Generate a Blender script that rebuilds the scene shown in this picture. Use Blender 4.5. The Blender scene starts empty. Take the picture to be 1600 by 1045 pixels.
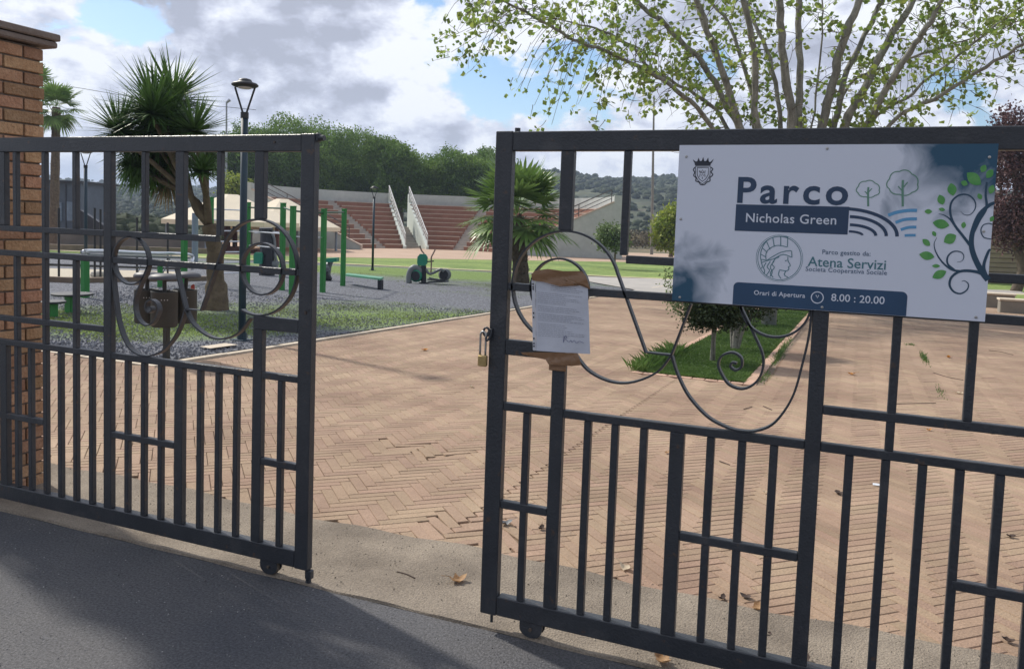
import bpy, math, random
import numpy as np
from mathutils import Vector, Matrix
random.seed(7); rng = np.random.default_rng(7)
scene = bpy.context.scene
COL = scene.collection
PI = math.pi
# ---------------------------------------------------------------- camera
CAM_F, CAM_PITCH, CAM_ROLL, CAM_YAW = 1290.52, 0.072336, 0.035635, -0.398796
CX, CY = 800.0, 445.0            # the photograph is a crop: its optical centre sits above the middle
EYE = np.array([0.0, 0.0, 1.55]); GY = 2.798   # the gate stands in the plane y = GY
cy_, sy_ = math.cos(CAM_YAW), math.sin(CAM_YAW); cp_, sp_ = math.cos(CAM_PITCH), math.sin(CAM_PITCH)
_f = np.array([sy_*cp_, cy_*cp_, -sp_]); _r = np.array([cy_, -sy_, 0.0]); _u = np.cross(_r, _f)
_c, _s = math.cos(CAM_ROLL), math.sin(CAM_ROLL)
CR, CU, CF = _c*_r + _s*_u, -_s*_r + _c*_u, _f
F2 = np.array([sy_, cy_]); R2 = np.array([cy_, -sy_])
cam = bpy.data.cameras.new('camera'); camo = bpy.data.objects.new('camera', cam); COL.objects.link(camo)
camo.matrix_world = Matrix(((CR[0], CU[0], -CF[0], 0), (CR[1], CU[1], -CF[1], 0), (CR[2], CU[2], -CF[2], 1.55), (0, 0, 0, 1)))
cam.sensor_width = 36; cam.lens = CAM_F/1600*36; cam.shift_y = (CY-522.5)/1600
cam.clip_start = 0.05; cam.clip_end = 6000
scene.camera = camo
# ---------------------------------------------------------------- light
SUN_AZ, SUN_EL = math.radians(-72), math.radians(42)      # azimuth from +y, towards +x positive
sd = Vector((math.sin(SUN_AZ)*math.cos(SUN_EL), math.cos(SUN_AZ)*math.cos(SUN_EL), math.sin(SUN_EL)))
sl = bpy.data.lights.new('sun', 'SUN'); sl.energy = 3.8; sl.angle = math.radians(2.6); sl.color = (1.0, 0.94, 0.84)
so = bpy.data.objects.new('sun', sl); COL.objects.link(so); so.rotation_euler = sd.to_track_quat('Z', 'Y').to_euler()
scene.view_settings.view_transform = 'Standard'; scene.view_settings.look = 'None'
scene.view_settings.exposure = 0.22; scene.view_settings.gamma = 1.0
world = bpy.data.worlds.new('World'); scene.world = world; world.use_nodes = True
nt = world.node_tree; nt.nodes.clear()
def N(t, **k):
    n = nt.nodes.new(t)
    for a, b in k.items(): setattr(n, a, b)
    return n
def L(a, b): nt.links.new(a, b)
def mth(op, a, b=None, c=None, clamp=False):
    n = N('ShaderNodeMath', operation=op); n.use_clamp = clamp
    for i, v in enumerate((a, b, c)):
        if v is None: continue
        if isinstance(v, (int, float)): n.inputs[i].default_value = v
        else: L(v, n.inputs[i])
    return n.outputs[0]
def ray(px, py): return (px-CX)/CAM_F*CR - (py-CY)/CAM_F*CU + CF
out = N('ShaderNodeOutputWorld'); bg = N('ShaderNodeBackground'); bg.inputs['Strength'].default_value = 0.1
sky = N('ShaderNodeTexSky', sky_type='NISHITA'); sky.sun_disc = False; sky.sun_elevation = SUN_EL; sky.sun_rotation = SUN_AZ
sky.altitude = 200; sky.air_density = 1.0; sky.dust_density = 0.6; sky.ozone_density = 1.5
tc = N('ShaderNodeTexCoord'); sep = N('ShaderNodeSeparateXYZ'); L(tc.outputs['Generated'], sep.inputs[0])
def spot(px, py, size, power=1.0):
    """soft round region of the sky dome round one direction (a cloud bank or a gap in the clouds)"""
    d = ray(px, py); d = d/np.linalg.norm(d)
    v = N('ShaderNodeVectorMath', operation='DISTANCE'); L(wv, v.inputs[0]); v.inputs[1].default_value = tuple(d)
    return mth('POWER', mth('SUBTRACT', 1.0, mth('DIVIDE', v.outputs['Value'], size, clamp=True), clamp=True), power)
wn_ = N('ShaderNodeTexNoise'); wn_.inputs['Scale'].default_value = 9; wn_.inputs['Detail'].default_value = 6; L(tc.outputs['Generated'], wn_.inputs['Vector'])
wa = N('ShaderNodeVectorMath', operation='SUBTRACT'); L(wn_.outputs['Color'], wa.inputs[0]); wa.inputs[1].default_value = (.5, .5, .5)
wb_ = N('ShaderNodeVectorMath', operation='SCALE'); L(wa.outputs[0], wb_.inputs[0]); wb_.inputs['Scale'].default_value = 0.11
wc = N('ShaderNodeVectorMath', operation='ADD'); L(tc.outputs['Generated'], wc.inputs[0]); L(wb_.outputs[0], wc.inputs[1]); wv = wc.outputs[0]
mps = N('ShaderNodeMapping'); mps.inputs['Scale'].default_value = (1, 1, 1.7); L(tc.outputs['Generated'], mps.inputs[0])
def noise(scale, detail, rough, dist, off=0.0, shift=(0, 0, 0)):
    mp = N('ShaderNodeMapping'); mp.inputs['Location'].default_value = (off+shift[0], off*0.7+shift[1], off*0.3+shift[2]); L(mps.outputs[0], mp.inputs[0])
    n = N('ShaderNodeTexNoise'); n.inputs['Scale'].default_value = scale; n.inputs['Detail'].default_value = detail
    n.inputs['Roughness'].default_value = rough; n.inputs['Distortion'].default_value = dist; L(mp.outputs[0], n.inputs['Vector'])
    return n.outputs['Fac']
SH = (-.022, .006, .030)      # a step towards the sun, for lit and shaded flanks of the clouds
n1 = noise(6.0, 10, 0.54, 0.15, 3.1); n1s = noise(6.0, 10, 0.54, 0.15, 3.1, SH)
n3 = noise(17.0, 8, 0.62, 0.2, 5.2); n3s = noise(17.0, 8, 0.62, 0.2, 5.2, SH)
n2 = noise(4.0, 5, 0.5, 0.0, 11.4)
cover = mth('ADD', mth('MULTIPLY', n1, 1.0), mth('MULTIPLY', n3, 0.30))
for (x, y, sz, w) in ((155, 25, .05, -.22), (520, 175, .05, -.30), (735, 130, .07, -.24), (830, 95, .08, -.15), (1530, 185, .07, -.30), (1120, 60, .08, -.20), (940, 40, .07, -.14), (240, 20, .05, -.2), (1010, 285, .03, -.15), (400, 60, .2, .3), (600, 240, .15, .3), (1300, 100, .25, .1)):
    cover = mth('ADD', cover, mth('MULTIPLY', spot(x, y, sz, .8), w))
cover = mth('ADD', cover, mth('MULTIPLY', mth('SUBTRACT', 0.16, sep.outputs[2], clamp=True), 2.2))
cm = N('ShaderNodeMapRange', interpolation_type='SMOOTHSTEP'); L(cover, cm.inputs['Value']); cm.inputs['From Min'].default_value = 0.52; cm.inputs['From Max'].default_value = 0.60
lt = mth('ADD', mth('MULTIPLY', mth('SUBTRACT', n1, n1s), 4.6), mth('MULTIPLY', mth('SUBTRACT', n3, n3s), 1.5))
lt = mth('ADD', lt, mth('MULTIPLY', mth('SUBTRACT', n2, 0.5), 0.9))
lt = mth('ADD', lt, 0.76)
for (x, y, sz, w, p) in ((400, 30, .17, -.50, .6), (530, 95, .13, -.34, .7), (310, 10, .10, -.2, 1), (180, 110, .12, .20, .8), (60, 110, .12, .12, .8), (640, 180, .12, .20, .8), (260, 150, .05, -.12, 1), (1300, 120, .24, -.22, .8), (880, 190, .12, .10, 1), (620, 30, .1, .12, 1), (880, 262, .08, -.2, 1), (975, 260, .05, .25, 1)):
    lt = mth('ADD', lt, mth('MULTIPLY', spot(x, y, sz, p), w))
cr = N('ShaderNodeValToRGB'); L(lt, cr.inputs[0])
els = cr.color_ramp.elements
els[0].position = 0.10; els[0].color = (4.0, 4.25, 5.2, 1)
els[1].position = 1.0; els[1].color = (8.9, 9.15, 9.7, 1)
e = els.new(0.40); e.color = (5.2, 5.5, 6.7, 1)
e = els.new(0.70); e.color = (7.0, 7.35, 8.5, 1)
hs = N('ShaderNodeHueSaturation'); hs.inputs['Saturation'].default_value = 1.15; hs.inputs['Value'].default_value = 1.25; L(sky.outputs[0], hs.inputs['Color'])
mx = N('ShaderNodeMix', data_type='RGBA'); L(cm.outputs[0], mx.inputs[0]); L(hs.outputs[0], mx.inputs[6]); L(cr.outputs[0], mx.inputs[7])
dv = N('ShaderNodeVectorMath', operation='DISTANCE'); L(tc.outputs['Generated'], dv.inputs[0]); dv.inputs[1].default_value = (0.45, -0.88, 0.15)   # unseen sky behind the camera dimmed, added to lower ambient light on the sign
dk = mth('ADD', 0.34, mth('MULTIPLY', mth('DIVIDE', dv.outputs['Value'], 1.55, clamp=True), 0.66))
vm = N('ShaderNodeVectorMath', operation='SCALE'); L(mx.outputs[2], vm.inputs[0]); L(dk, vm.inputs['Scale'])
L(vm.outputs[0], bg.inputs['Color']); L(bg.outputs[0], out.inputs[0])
# ---------------------------------------------------------------- helpers
def gz(x, y): return -0.02*(min(max(y, 2.8), 40.0)-2.8)
def G(px, py):
    """point of the ground seen at a pixel of the 1600 x 1045 photograph"""
    d = ray(px, py); lo, hi = 0.5, 900.0
    for _ in range(50):
        m = (lo+hi)/2; p = EYE+d*m
        if p[2] > gz(p[0], p[1]): lo = m
        else: hi = m
    return EYE+d*lo
def at(px, py, s):
    d = ray(px, py); return EYE+d*s/float(d[:2] @ F2)
def gp(px, py, y=GY):
    d = ray(px, py); p = EYE+d*y/d[1]; return float(p[0]), float(p[2])
def dist(p): return float(np.array(p[:2]) @ F2)

MATS = {}
def mat(name, color, rough=0.8, metal=0.0, var=0.15, scale=4.0, bump=0.0, bscale=40.0, color2=None, spec=0.5, trans=0.0, island=0.0, coord='Object', speck=0.0, sscale=220, detail=5.0, sharp=None, vary_hue=0.0, stretch=None):
    """procedural surface: noise between two tints, random tint per piece, bump, optional translucency"""
    if name in MATS: return MATS[name]
    m = bpy.data.materials.new(name); m.use_nodes = True; t = m.node_tree; t.nodes.clear()
    def n_(ty, **k):
        n = t.nodes.new(ty)
        for a, b in k.items(): setattr(n, a, b)
        return n
    ln = t.links.new
    o = n_('ShaderNodeOutputMaterial'); b = n_('ShaderNodeBsdfPrincipled')
    b.inputs['Roughness'].default_value = rough; b.inputs['Metallic'].default_value = metal; b.inputs['Specular IOR Level'].default_value = spec
    c1 = tuple(color)+(1,); c2 = tuple(color2)+(1,) if color2 else tuple(min(1, v*(1+var)) for v in color)+(1,)
    if not color2: c1 = tuple(v*(1-var) for v in color)+(1,)
    tcn = n_('ShaderNodeTexCoord'); mp = n_('ShaderNodeMapping'); ln(tcn.outputs[coord], mp.inputs[0])
    if stretch: mp.inputs['Scale'].default_value = stretch
    nz = n_('ShaderNodeTexNoise'); nz.inputs['Scale'].default_value = scale; nz.inputs['Detail'].default_value = detail; nz.inputs['Roughness'].default_value = 0.6; ln(mp.outputs[0], nz.inputs['Vector'])
    mr = n_('ShaderNodeMapRange'); ln(nz.outputs['Fac'], mr.inputs['Value'])
    a, z = sharp if sharp else (0.3, 0.7); mr.inputs['From Min'].default_value = a; mr.inputs['From Max'].default_value = z
    mixn = n_('ShaderNodeMix', data_type='RGBA'); ln(mr.outputs[0], mixn.inputs[0]); mixn.inputs[6].default_value = c1; mixn.inputs[7].default_value = c2
    colo = mixn.outputs[2]
    if speck:
        ns = n_('ShaderNodeTexNoise'); ns.inputs['Scale'].default_value = sscale; ns.inputs['Detail'].default_value = 3; ns.inputs['Roughness'].default_value = .8; ln(tcn.outputs[coord], ns.inputs['Vector'])
        m3 = n_('ShaderNodeMapRange'); ln(ns.outputs['Fac'], m3.inputs['Value']); m3.inputs['From Min'].default_value = .35; m3.inputs['From Max'].default_value = .65; m3.inputs['To Min'].default_value = 1-speck; m3.inputs['To Max'].default_value = 1+speck
        h3 = n_('ShaderNodeHueSaturation'); ln(m3.outputs[0], h3.inputs['Value']); ln(colo, h3.inputs['Color']); colo = h3.outputs[0]
    if island:
        ge = n_('ShaderNodeNewGeometry'); hs_ = n_('ShaderNodeHueSaturation')
        m1 = n_('ShaderNodeMapRange'); ln(ge.outputs['Random Per Island'], m1.inputs['Value']); m1.inputs['To Min'].default_value = 1-island; m1.inputs['To Max'].default_value = 1+island
        ln(m1.outputs[0], hs_.inputs['Value'])
        if vary_hue:
            wn = n_('ShaderNodeTexWhiteNoise', noise_dimensions='1D'); ln(ge.outputs['Random Per Island'], wn.inputs['W'])
            m2 = n_('ShaderNodeMapRange'); ln(wn.outputs['Value'], m2.inputs['Value']); m2.inputs['To Min'].default_value = 0.5-vary_hue; m2.inputs['To Max'].default_value = 0.5+vary_hue
            ln(m2.outputs[0], hs_.inputs['Hue'])
        ln(colo, hs_.inputs['Color']); colo = hs_.outputs[0]
    ln(colo, b.inputs['Base Color'])
    if bump:
        nb = n_('ShaderNodeTexNoise'); nb.inputs['Scale'].default_value = bscale; nb.inputs['Detail'].default_value = 4; ln(tcn.outputs[coord], nb.inputs['Vector'])
        bp = n_('ShaderNodeBump'); bp.inputs['Strength'].default_value = bump; bp.inputs['Distance'].default_value = 0.02; ln(nb.outputs['Fac'], bp.inputs['Height']); ln(bp.outputs[0], b.inputs['Normal'])
    if trans:
        tr = n_('ShaderNodeBsdfTranslucent'); ln(colo, tr.inputs['Color']); ms = n_('ShaderNodeMixShader'); ms.inputs[0].default_value = trans
        ln(b.outputs[0], ms.inputs[1]); ln(tr.outputs[0], ms.inputs[2]); ln(ms.outputs[0], o.inputs[0])
    else: ln(b.outputs[0], o.inputs[0])
    MATS[name] = m
    m['bsdf'] = b.name
    return m

class MB:
    """collects shapes and links them as ONE mesh object"""
    def __init__(self): self.v = []; self.f = []; self.m = []; self.cur = 0
    def add(self, vs, fs):
        b = len(self.v); self.v.extend([tuple(map(float, p)) for p in vs]); self.f.extend([tuple(i+b for i in q) for q in fs]); self.m.extend([self.cur]*len(fs)); return self
    def box(self, x0, x1, y0, y1, z0, z1, bev=0.0):
        if bev <= 0:
            vs = [(x, y, z) for z in (z0, z1) for y in (y0, y1) for x in (x0, x1)]
            return self.add(vs, [(0, 2, 3, 1), (4, 5, 7, 6), (0, 1, 5, 4), (2, 6, 7, 3), (0, 4, 6, 2), (1, 3, 7, 5)])
        b = min(bev, (x1-x0)/2.2, (y1-y0)/2.2, (z1-z0)/2.2); vs = []; idx = {}
        for ix, (xa, sx) in enumerate(((x0, 1), (x1, -1))):
            for iy, (ya, sy) in enumerate(((y0, 1), (y1, -1))):
                for iz, (za, sz) in enumerate(((z0, 1), (z1, -1))):
                    for k in range(3):
                        p = [xa+sx*b, ya+sy*b, za+sz*b]; p[k] = (xa, ya, za)[k]; idx[ix, iy, iz, k] = len(vs); vs.append(p)
        I = lambda a, b_, c, k: idx[a, b_, c, k]
        fs = [(I(0,0,0,0), I(0,0,1,0), I(0,1,1,0), I(0,1,0,0)), (I(1,0,0,0), I(1,1,0,0), I(1,1,1,0), I(1,0,1,0)),
              (I(0,0,0,1), I(1,0,0,1), I(1,0,1,1), I(0,0,1,1)), (I(0,1,0,1), I(0,1,1,1), I(1,1,1,1), I(1,1,0,1)),
              (I(0,0,0,2), I(0,1,0,2), I(1,1,0,2), I(1,0,0,2)), (I(0,0,1,2), I(1,0,1,2), I(1,1,1,2), I(0,1,1,2))]
        for a in (0, 1):
            for c in (0, 1):
                fs.append((I(0,a,c,1), I(1,a,c,1), I(1,a,c,2), I(0,a,c,2))); fs.append((I(a,0,c,0), I(a,1,c,0), I(a,1,c,2), I(a,0,c,2))); fs.append((I(a,c,0,0), I(a,c,1,0), I(a,c,1,1), I(a,c,0,1)))
        for a in (0, 1):
            for b_ in (0, 1):
                for c in (0, 1): fs.append((I(a,b_,c,0), I(a,b_,c,1), I(a,b_,c,2)))
        return self.add(vs, fs)
    def tube(self, pts, rad, seg=8, cap=True, squash=1.0):
        pts = [np.array(p, float) for p in pts]; n = len(pts)
        rad = [rad]*n if isinstance(rad, (int, float)) else list(rad)
        vs = []; fs = []; prev = None
        for i in range(n):
            t = pts[min(i+1, n-1)]-pts[max(i-1, 0)]; t = t/(np.linalg.norm(t)+1e-12)
            if prev is None:
                a = np.array([0, 0, 1.0]) if abs(t[2]) < 0.9 else np.array([1.0, 0, 0]); u = np.cross(a, t)
            else: u = prev-t*(prev @ t)
            u = u/(np.linalg.norm(u)+1e-12); prev = u; w = np.cross(t, u)
            for k in range(seg):
                a = 2*PI*k/seg; vs.append(pts[i]+rad[i]*(math.cos(a)*u+math.sin(a)*w*squash))
        for i in range(n-1):
            for k in range(seg):
                k2 = (k+1) % seg; fs.append((i*seg+k, i*seg+k2, (i+1)*seg+k2, (i+1)*seg+k))
        if cap: fs.append(tuple(range(seg))[::-1]); fs.append(tuple((n-1)*seg+k for k in range(seg)))
        return self.add(vs, fs)
    def lathe(self, prof, c=(0, 0, 0), seg=20):
        vs = []; fs = []
        for r, z in prof:
            for k in range(seg): a = 2*PI*k/seg; vs.append((c[0]+r*math.cos(a), c[1]+r*math.sin(a), c[2]+z))
        for i in range(len(prof)-1):
            for k in range(seg): k2 = (k+1) % seg; fs.append((i*seg+k, i*seg+k2, (i+1)*seg+k2, (i+1)*seg+k))
        fs.append(tuple(range(seg))[::-1]); fs.append(tuple((len(prof)-1)*seg+k for k in range(seg)))
        return self.add(vs, fs)
    def prism(self, poly, fn0, fn1):
        """a flat outline (2D points) given thickness: fn0 / fn1 map a 2D point to the two faces"""
        n = len(poly); vs = [fn0(*p) for p in poly]+[fn1(*p) for p in poly]
        fs = [tuple(range(n)), tuple(range(2*n-1, n-1, -1))]+[(i, (i+1) % n+0, (i+1) % n+n, i+n)[::-1] for i in range(n)]
        return self.add(vs, fs)
    def strip(self, pts, w, y0, y1):
        """flat iron bar bent in the x-z plane along pts (x,z), w thick, from y0 to y1"""
        P = [np.array(p, float) for p in pts]; n = len(P); vs = []
        for i in range(n):
            t = P[min(i+1, n-1)]-P[max(i-1, 0)]; t = t/(np.linalg.norm(t)+1e-12); nn = np.array([-t[1], t[0]])*w/2
            a = P[i]+nn; b = P[i]-nn
            vs += [(a[0], y0, a[1]), (b[0], y0, b[1]), (b[0], y1, b[1]), (a[0], y1, a[1])]
        fs = []
        for i in range(n-1):
            for k in range(4): k2 = (k+1) % 4; fs.append((i*4+k, i*4+k2, (i+1)*4+k2, (i+1)*4+k))
        fs += [(3, 2, 1, 0), tuple((n-1)*4+k for k in range(4))]
        return self.add(vs, fs)
    def build(self, name, m, parent=None, origin=None, smooth=False, recalc=True):
        me = bpy.data.meshes.new(name)
        v = np.array(self.v, float)
        if origin is None and parent is not None and parent.get('_o') is not None: origin = parent['_o']
        if origin is not None: v = v-np.array(origin, float)
        me.from_pydata(v.tolist(), [], self.f)
        ms = m if isinstance(m, (list, tuple)) else [m]
        for q in ms: me.materials.append(q)
        if len(ms) > 1: me.polygons.foreach_set('material_index', self.m)
        if smooth: me.polygons.foreach_set('use_smooth', [True]*len(me.polygons))
        me.update()
        if recalc and len(self.f) < 60000:
            import bmesh
            bm = bmesh.new(); bm.from_mesh(me); bmesh.ops.recalc_face_normals(bm, faces=bm.faces); bm.to_mesh(me); bm.free()
        o = bpy.data.objects.new(name, me); COL.objects.link(o)
        if parent is not None: o.parent = parent
        elif origin is not None: o.location = tuple(origin)
        if origin is not None: ORI[o.name] = tuple(origin)
        return o
ORI = {}
def part(name, mb, m, parent, smooth=False):
    """a part (or sub-part) of a thing; shapes are given in world coordinates"""
    return mb.build(name, m, parent, origin=ORI[parent.name], smooth=smooth)
def thing(name, label, cat, loc, group=None):
    o = bpy.data.objects.new(name, None); COL.objects.link(o); o.location = tuple(float(v) for v in loc); o.empty_display_size = 0.2
    ORI[o.name] = tuple(float(v) for v in loc); o['label'] = label; o['category'] = cat
    if group: o['group'] = group
    return o
def tag(o, label, cat, group=None, kind=None):
    o['label'] = label; o['category'] = cat
    if group: o['group'] = group
    if kind: o['kind'] = kind
    return o
def single(name, mb, m, label, cat, loc, group=None, kind=None, smooth=False):
    return tag(mb.build(name, m, None, origin=loc, smooth=smooth), label, cat, group, kind)
def struct(name, mb, m, smooth=False):
    o = mb.build(name, m, None, smooth=smooth); o['kind'] = 'structure'; return o
def copy_thing(root, loc, label, rotz=0.0, scale=1.0, group=None):
    r = root.copy(); COL.objects.link(r); r.location = tuple(float(v) for v in loc); r.rotation_euler = (0, 0, rotz); r.scale = (scale,)*3; r['label'] = label
    if group: r['group'] = group
    for ch in list(root.children):
        c = ch.copy(); COL.objects.link(c); c.parent = r
        for g in ch.children:
            d = g.copy(); COL.objects.link(d); d.parent = c
    return r
def smoothpts(P, n=6):
    P = [np.array(p, float) for p in P]; Q = [2*P[0]-P[1]]+P+[2*P[-1]-P[-2]]; out = []
    for i in range(1, len(Q)-2):
        for k in range(n):
            t = k/n; a, b, c, d = Q[i-1:i+3]
            out.append(0.5*((2*b)+(-a+c)*t+(2*a-5*b+4*c-d)*t*t+(-a+3*b-3*c+d)*t**3))
    out.append(P[-1]); return out
def bulk(name, V, Fq, m, origin=None, mi=None, smooth=False):
    """big foliage / paving mesh from numpy arrays, all faces with the same number of corners"""
    V = np.asarray(V, np.float32); Fq = np.asarray(Fq, np.int32); nf, k = Fq.shape
    if origin is not None: V = V-np.array(origin, np.float32)
    me = bpy.data.meshes.new(name); me.vertices.add(len(V)); me.vertices.foreach_set('co', V.ravel())
    me.loops.add(nf*k); me.loops.foreach_set('vertex_index', Fq.ravel()); me.polygons.add(nf)
    me.polygons.foreach_set('loop_start', np.arange(0, nf*k, k, dtype=np.int32)); me.polygons.foreach_set('loop_total', np.full(nf, k, np.int32))
    for q in (m if isinstance(m, (list, tuple)) else [m]): me.materials.append(q)
    if mi is not None: me.polygons.foreach_set('material_index', np.asarray(mi, np.int32))
    me.polygons.foreach_set('use_smooth', np.full(nf, smooth, bool)); me.update(calc_edges=True); me.validate()
    o = bpy.data.objects.new(name, me); COL.objects.link(o)
    return o
def bulk_part(name, V, Fq, m, parent, mi=None):
    o = bulk(name, V, Fq, m, ORI[parent.name], mi); o.parent = parent; ORI[o.name] = ORI[parent.name]; return o
def gzv(y): return -0.02*(np.clip(y, 2.8, 40.0)-2.8)
# ---------------------------------------------------------------- ground
M_asph = mat('asphalt', (0.056, 0.059, 0.070), 0.85, scale=0.9, bump=0.45, bscale=120, color2=(0.094, 0.092, 0.096), speck=.5, sscale=95, detail=12, sharp=(.36, .64))
M_conc = mat('rough_concrete', (0.180, 0.148, 0.115), 0.95, scale=2.4, bump=.6, bscale=130, color2=(0.30, 0.250, 0.195), speck=.26, sscale=110, detail=13, sharp=(.36, .64))
M_dust = mat('joint_dust', (0.125, 0.088, 0.062), 0.95, scale=5, color2=(0.27, 0.195, 0.14), detail=8)
M_brickp = mat('clay_paver', (0.250, 0.163, 0.110), 0.9, scale=0.9, color2=(0.385, 0.272, 0.186), bump=0.35, bscale=90, island=0.085, vary_hue=0.008, speck=.15, sscale=90, sharp=(.34, .66), detail=9)
M_light = mat('pale_stone', (0.52, 0.44, 0.34), 0.9, scale=5, color2=(0.62, 0.54, 0.43), bump=0.3)
M_soil = mat('soil', (0.10, 0.075, 0.05), 1.0, scale=3, color2=(0.17, 0.13, 0.09), bump=0.6, bscale=20)

def gravel_mat():
    m = bpy.data.materials.new('gravel_and_grass'); m.use_nodes = True; t = m.node_tree; b = t.nodes['Principled BSDF']; ln = t.links.new
    def n_(ty, **k):
        n = t.nodes.new(ty)
        for a, c in k.items(): setattr(n, a, c)
        return n
    tcn = n_('ShaderNodeTexCoord')
    v = n_('ShaderNodeTexVoronoi'); v.inputs['Scale'].default_value = 34; ln(tcn.outputs['Object'], v.inputs['Vector'])
    cr1 = n_('ShaderNodeValToRGB'); ln(v.outputs['Color'], cr1.inputs[0])
    cr1.color_ramp.elements[0].color = (0.055, 0.06, 0.075, 1); cr1.color_ramp.elements[1].color = (0.23, 0.24, 0.275, 1); cr1.color_ramp.elements[0].position = .2; cr1.color_ramp.elements[1].position = .8
    nz = n_('ShaderNodeTexNoise'); nz.inputs['Scale'].default_value = 30; nz.inputs['Detail'].default_value = 5; ln(tcn.outputs['Object'], nz.inputs['Vector'])
    cr2 = n_('ShaderNodeValToRGB'); ln(nz.outputs['Fac'], cr2.inputs[0]); cr2.color_ramp.elements[0].color = (0.08, 0.14, 0.025, 1); cr2.color_ramp.elements[1].color = (0.24, 0.34, 0.08, 1); cr2.color_ramp.elements[0].position = .35; cr2.color_ramp.elements[1].position = .68
    n2_ = n_('ShaderNodeTexNoise'); n2_.inputs['Scale'].default_value = 0.6; n2_.inputs['Detail'].default_value = 12; n2_.inputs['Roughness'].default_value = 0.78; ln(tcn.outputs['Object'], n2_.inputs['Vector'])
    at_ = n_('ShaderNodeAttribute', attribute_name='grassy')
    ad = n_('ShaderNodeMath', operation='ADD'); ln(n2_.outputs['Fac'], ad.inputs[0]); ln(at_.outputs['Fac'], ad.inputs[1])
    mr = n_('ShaderNodeMapRange'); ln(ad.outputs[0], mr.inputs['Value']); mr.inputs['From Min'].default_value = 0.58; mr.inputs['From Max'].default_value = 0.92
    mx = n_('ShaderNodeMix', data_type='RGBA'); ln(mr.outputs[0], mx.inputs[0]); ln(cr1.outputs[0], mx.inputs[6]); ln(cr2.outputs[0], mx.inputs[7])
    ln(mx.outputs[2], b.inputs['Base Color']); b.inputs['Roughness'].default_value = 0.95
    bp = n_('ShaderNodeBump'); bp.inputs['Strength'].default_value = 0.9; bp.inputs['Distance'].default_value = 0.03; ln(v.outputs['Distance'], bp.inputs['Height']); ln(bp.outputs[0], b.inputs['Normal'])
    return m
M_grav = gravel_mat()
M_lawn = mat('lawn_ground', (0.09, 0.16, 0.025), 0.95, scale=0.35, color2=(0.235, 0.305, 0.075), bump=0.8, bscale=30, detail=12, speck=.28, sscale=5)

def sheet(name, x0, x1, y0, y1, dz, m, cuts=()):
    ys = sorted(set([y0, y1]+[c for c in (2.8, 40.0)+tuple(cuts) if y0 < c < y1])); mb = MB(); vs = []
    for y in ys: vs += [(x0, y, gz(0, y)+dz), (x1, y, gz(0, y)+dz)]
    mb.add(vs, [(2*i, 2*i+1, 2*i+3, 2*i+2) for i in range(len(ys)-1)])
    return struct(name, mb, m)
def poly_sheet(name, pts, dz, m):
    import bmesh
    bm = bmesh.new(); bm.faces.new([bm.verts.new((p[0], p[1], 0)) for p in pts]); bmesh.ops.triangulate(bm, faces=bm.faces[:])
    bmesh.ops.bisect_plane(bm, geom=bm.verts[:]+bm.edges[:]+bm.faces[:], plane_co=(0, 40, 0), plane_no=(0, 1, 0))     # follow the break in the slope
    for v in bm.verts: v.co.z = gz(v.co.x, v.co.y)+dz
    bm.verts.index_update(); mb = MB(); mb.add([tuple(v.co) for v in bm.verts], [tuple(v.index for v in f.verts) for f in bm.faces]); bm.free(); return struct(name, mb, m)
# base ground: dry grassy earth to the foot of the hills
M_field = mat('dry_field', (0.045, 0.060, 0.025), 1.0, scale=0.06, color2=(0.19, 0.145, 0.085), bump=0.5, bscale=3, detail=12, sharp=(.38, .62), speck=.3, sscale=.6)
sheet('ground', -700, 700, -60, 900, -0.05, M_field)
sheet('asphalt_road', -30, 30, -40, 2.802, 0.0, M_asph)
# concrete threshold strip under the gates with a ragged inner lip
mb = MB(); vs = []; fs = []; nx = 150
edge = lambda x, k: 3.47+0.02*math.sin(x*3.1)+0.015*math.sin(x*11+1)
for i in range(nx+1):
    x = -9+18*i/nx
    vs += [(x, 2.802+0.004*math.sin(x*40), 0.0), (x, 2.806+0.004*math.sin(x*40), 0.010+0.003*math.sin(x*17)), (x, edge(x, 0), 0.0105)]
for i in range(nx):
    a = i*3; fs += [(a, a+3, a+4, a+1), (a+1, a+4, a+5, a+2)]
mb.add(vs, fs); struct('concrete_threshold', mb, M_conc)
# fine cracks in the threshold
def crack(name, pts, w=0.006, dz=0.0125, m=None):
    mb = MB(); P = []
    for a, b in zip(pts[:-1], pts[1:]):
        for k in range(7):
            t = k/7; P.append((a[0]+(b[0]-a[0])*t+random.uniform(-.012, .012), a[1]+(b[1]-a[1])*t+random.uniform(-.008, .008)))
    P.append(pts[-1]); vs = []
    for i, p in enumerate(P):
        ww = w*random.uniform(.3, 1)*(1 if 0 < i < len(P)-1 else .2); vs += [(p[0], p[1]-ww, gz(0, p[1])+dz), (p[0], p[1]+ww, gz(0, p[1])+dz)]
    mb.add(vs, [(2*i, 2*i+2, 2*i+3, 2*i+1) for i in range(len(P)-1)])
    return struct(name, mb, m or mat('crack_dark', (0.05, 0.042, 0.035), 1.0))
crack('crack', [G(530, 905)[:2], G(570, 890)[:2], G(612, 866)[:2]], 0.004, 0.0125)
crack('crack', [G(560, 952)[:2], G(600, 935)[:2]], 0.002, 0.0125)
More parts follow.
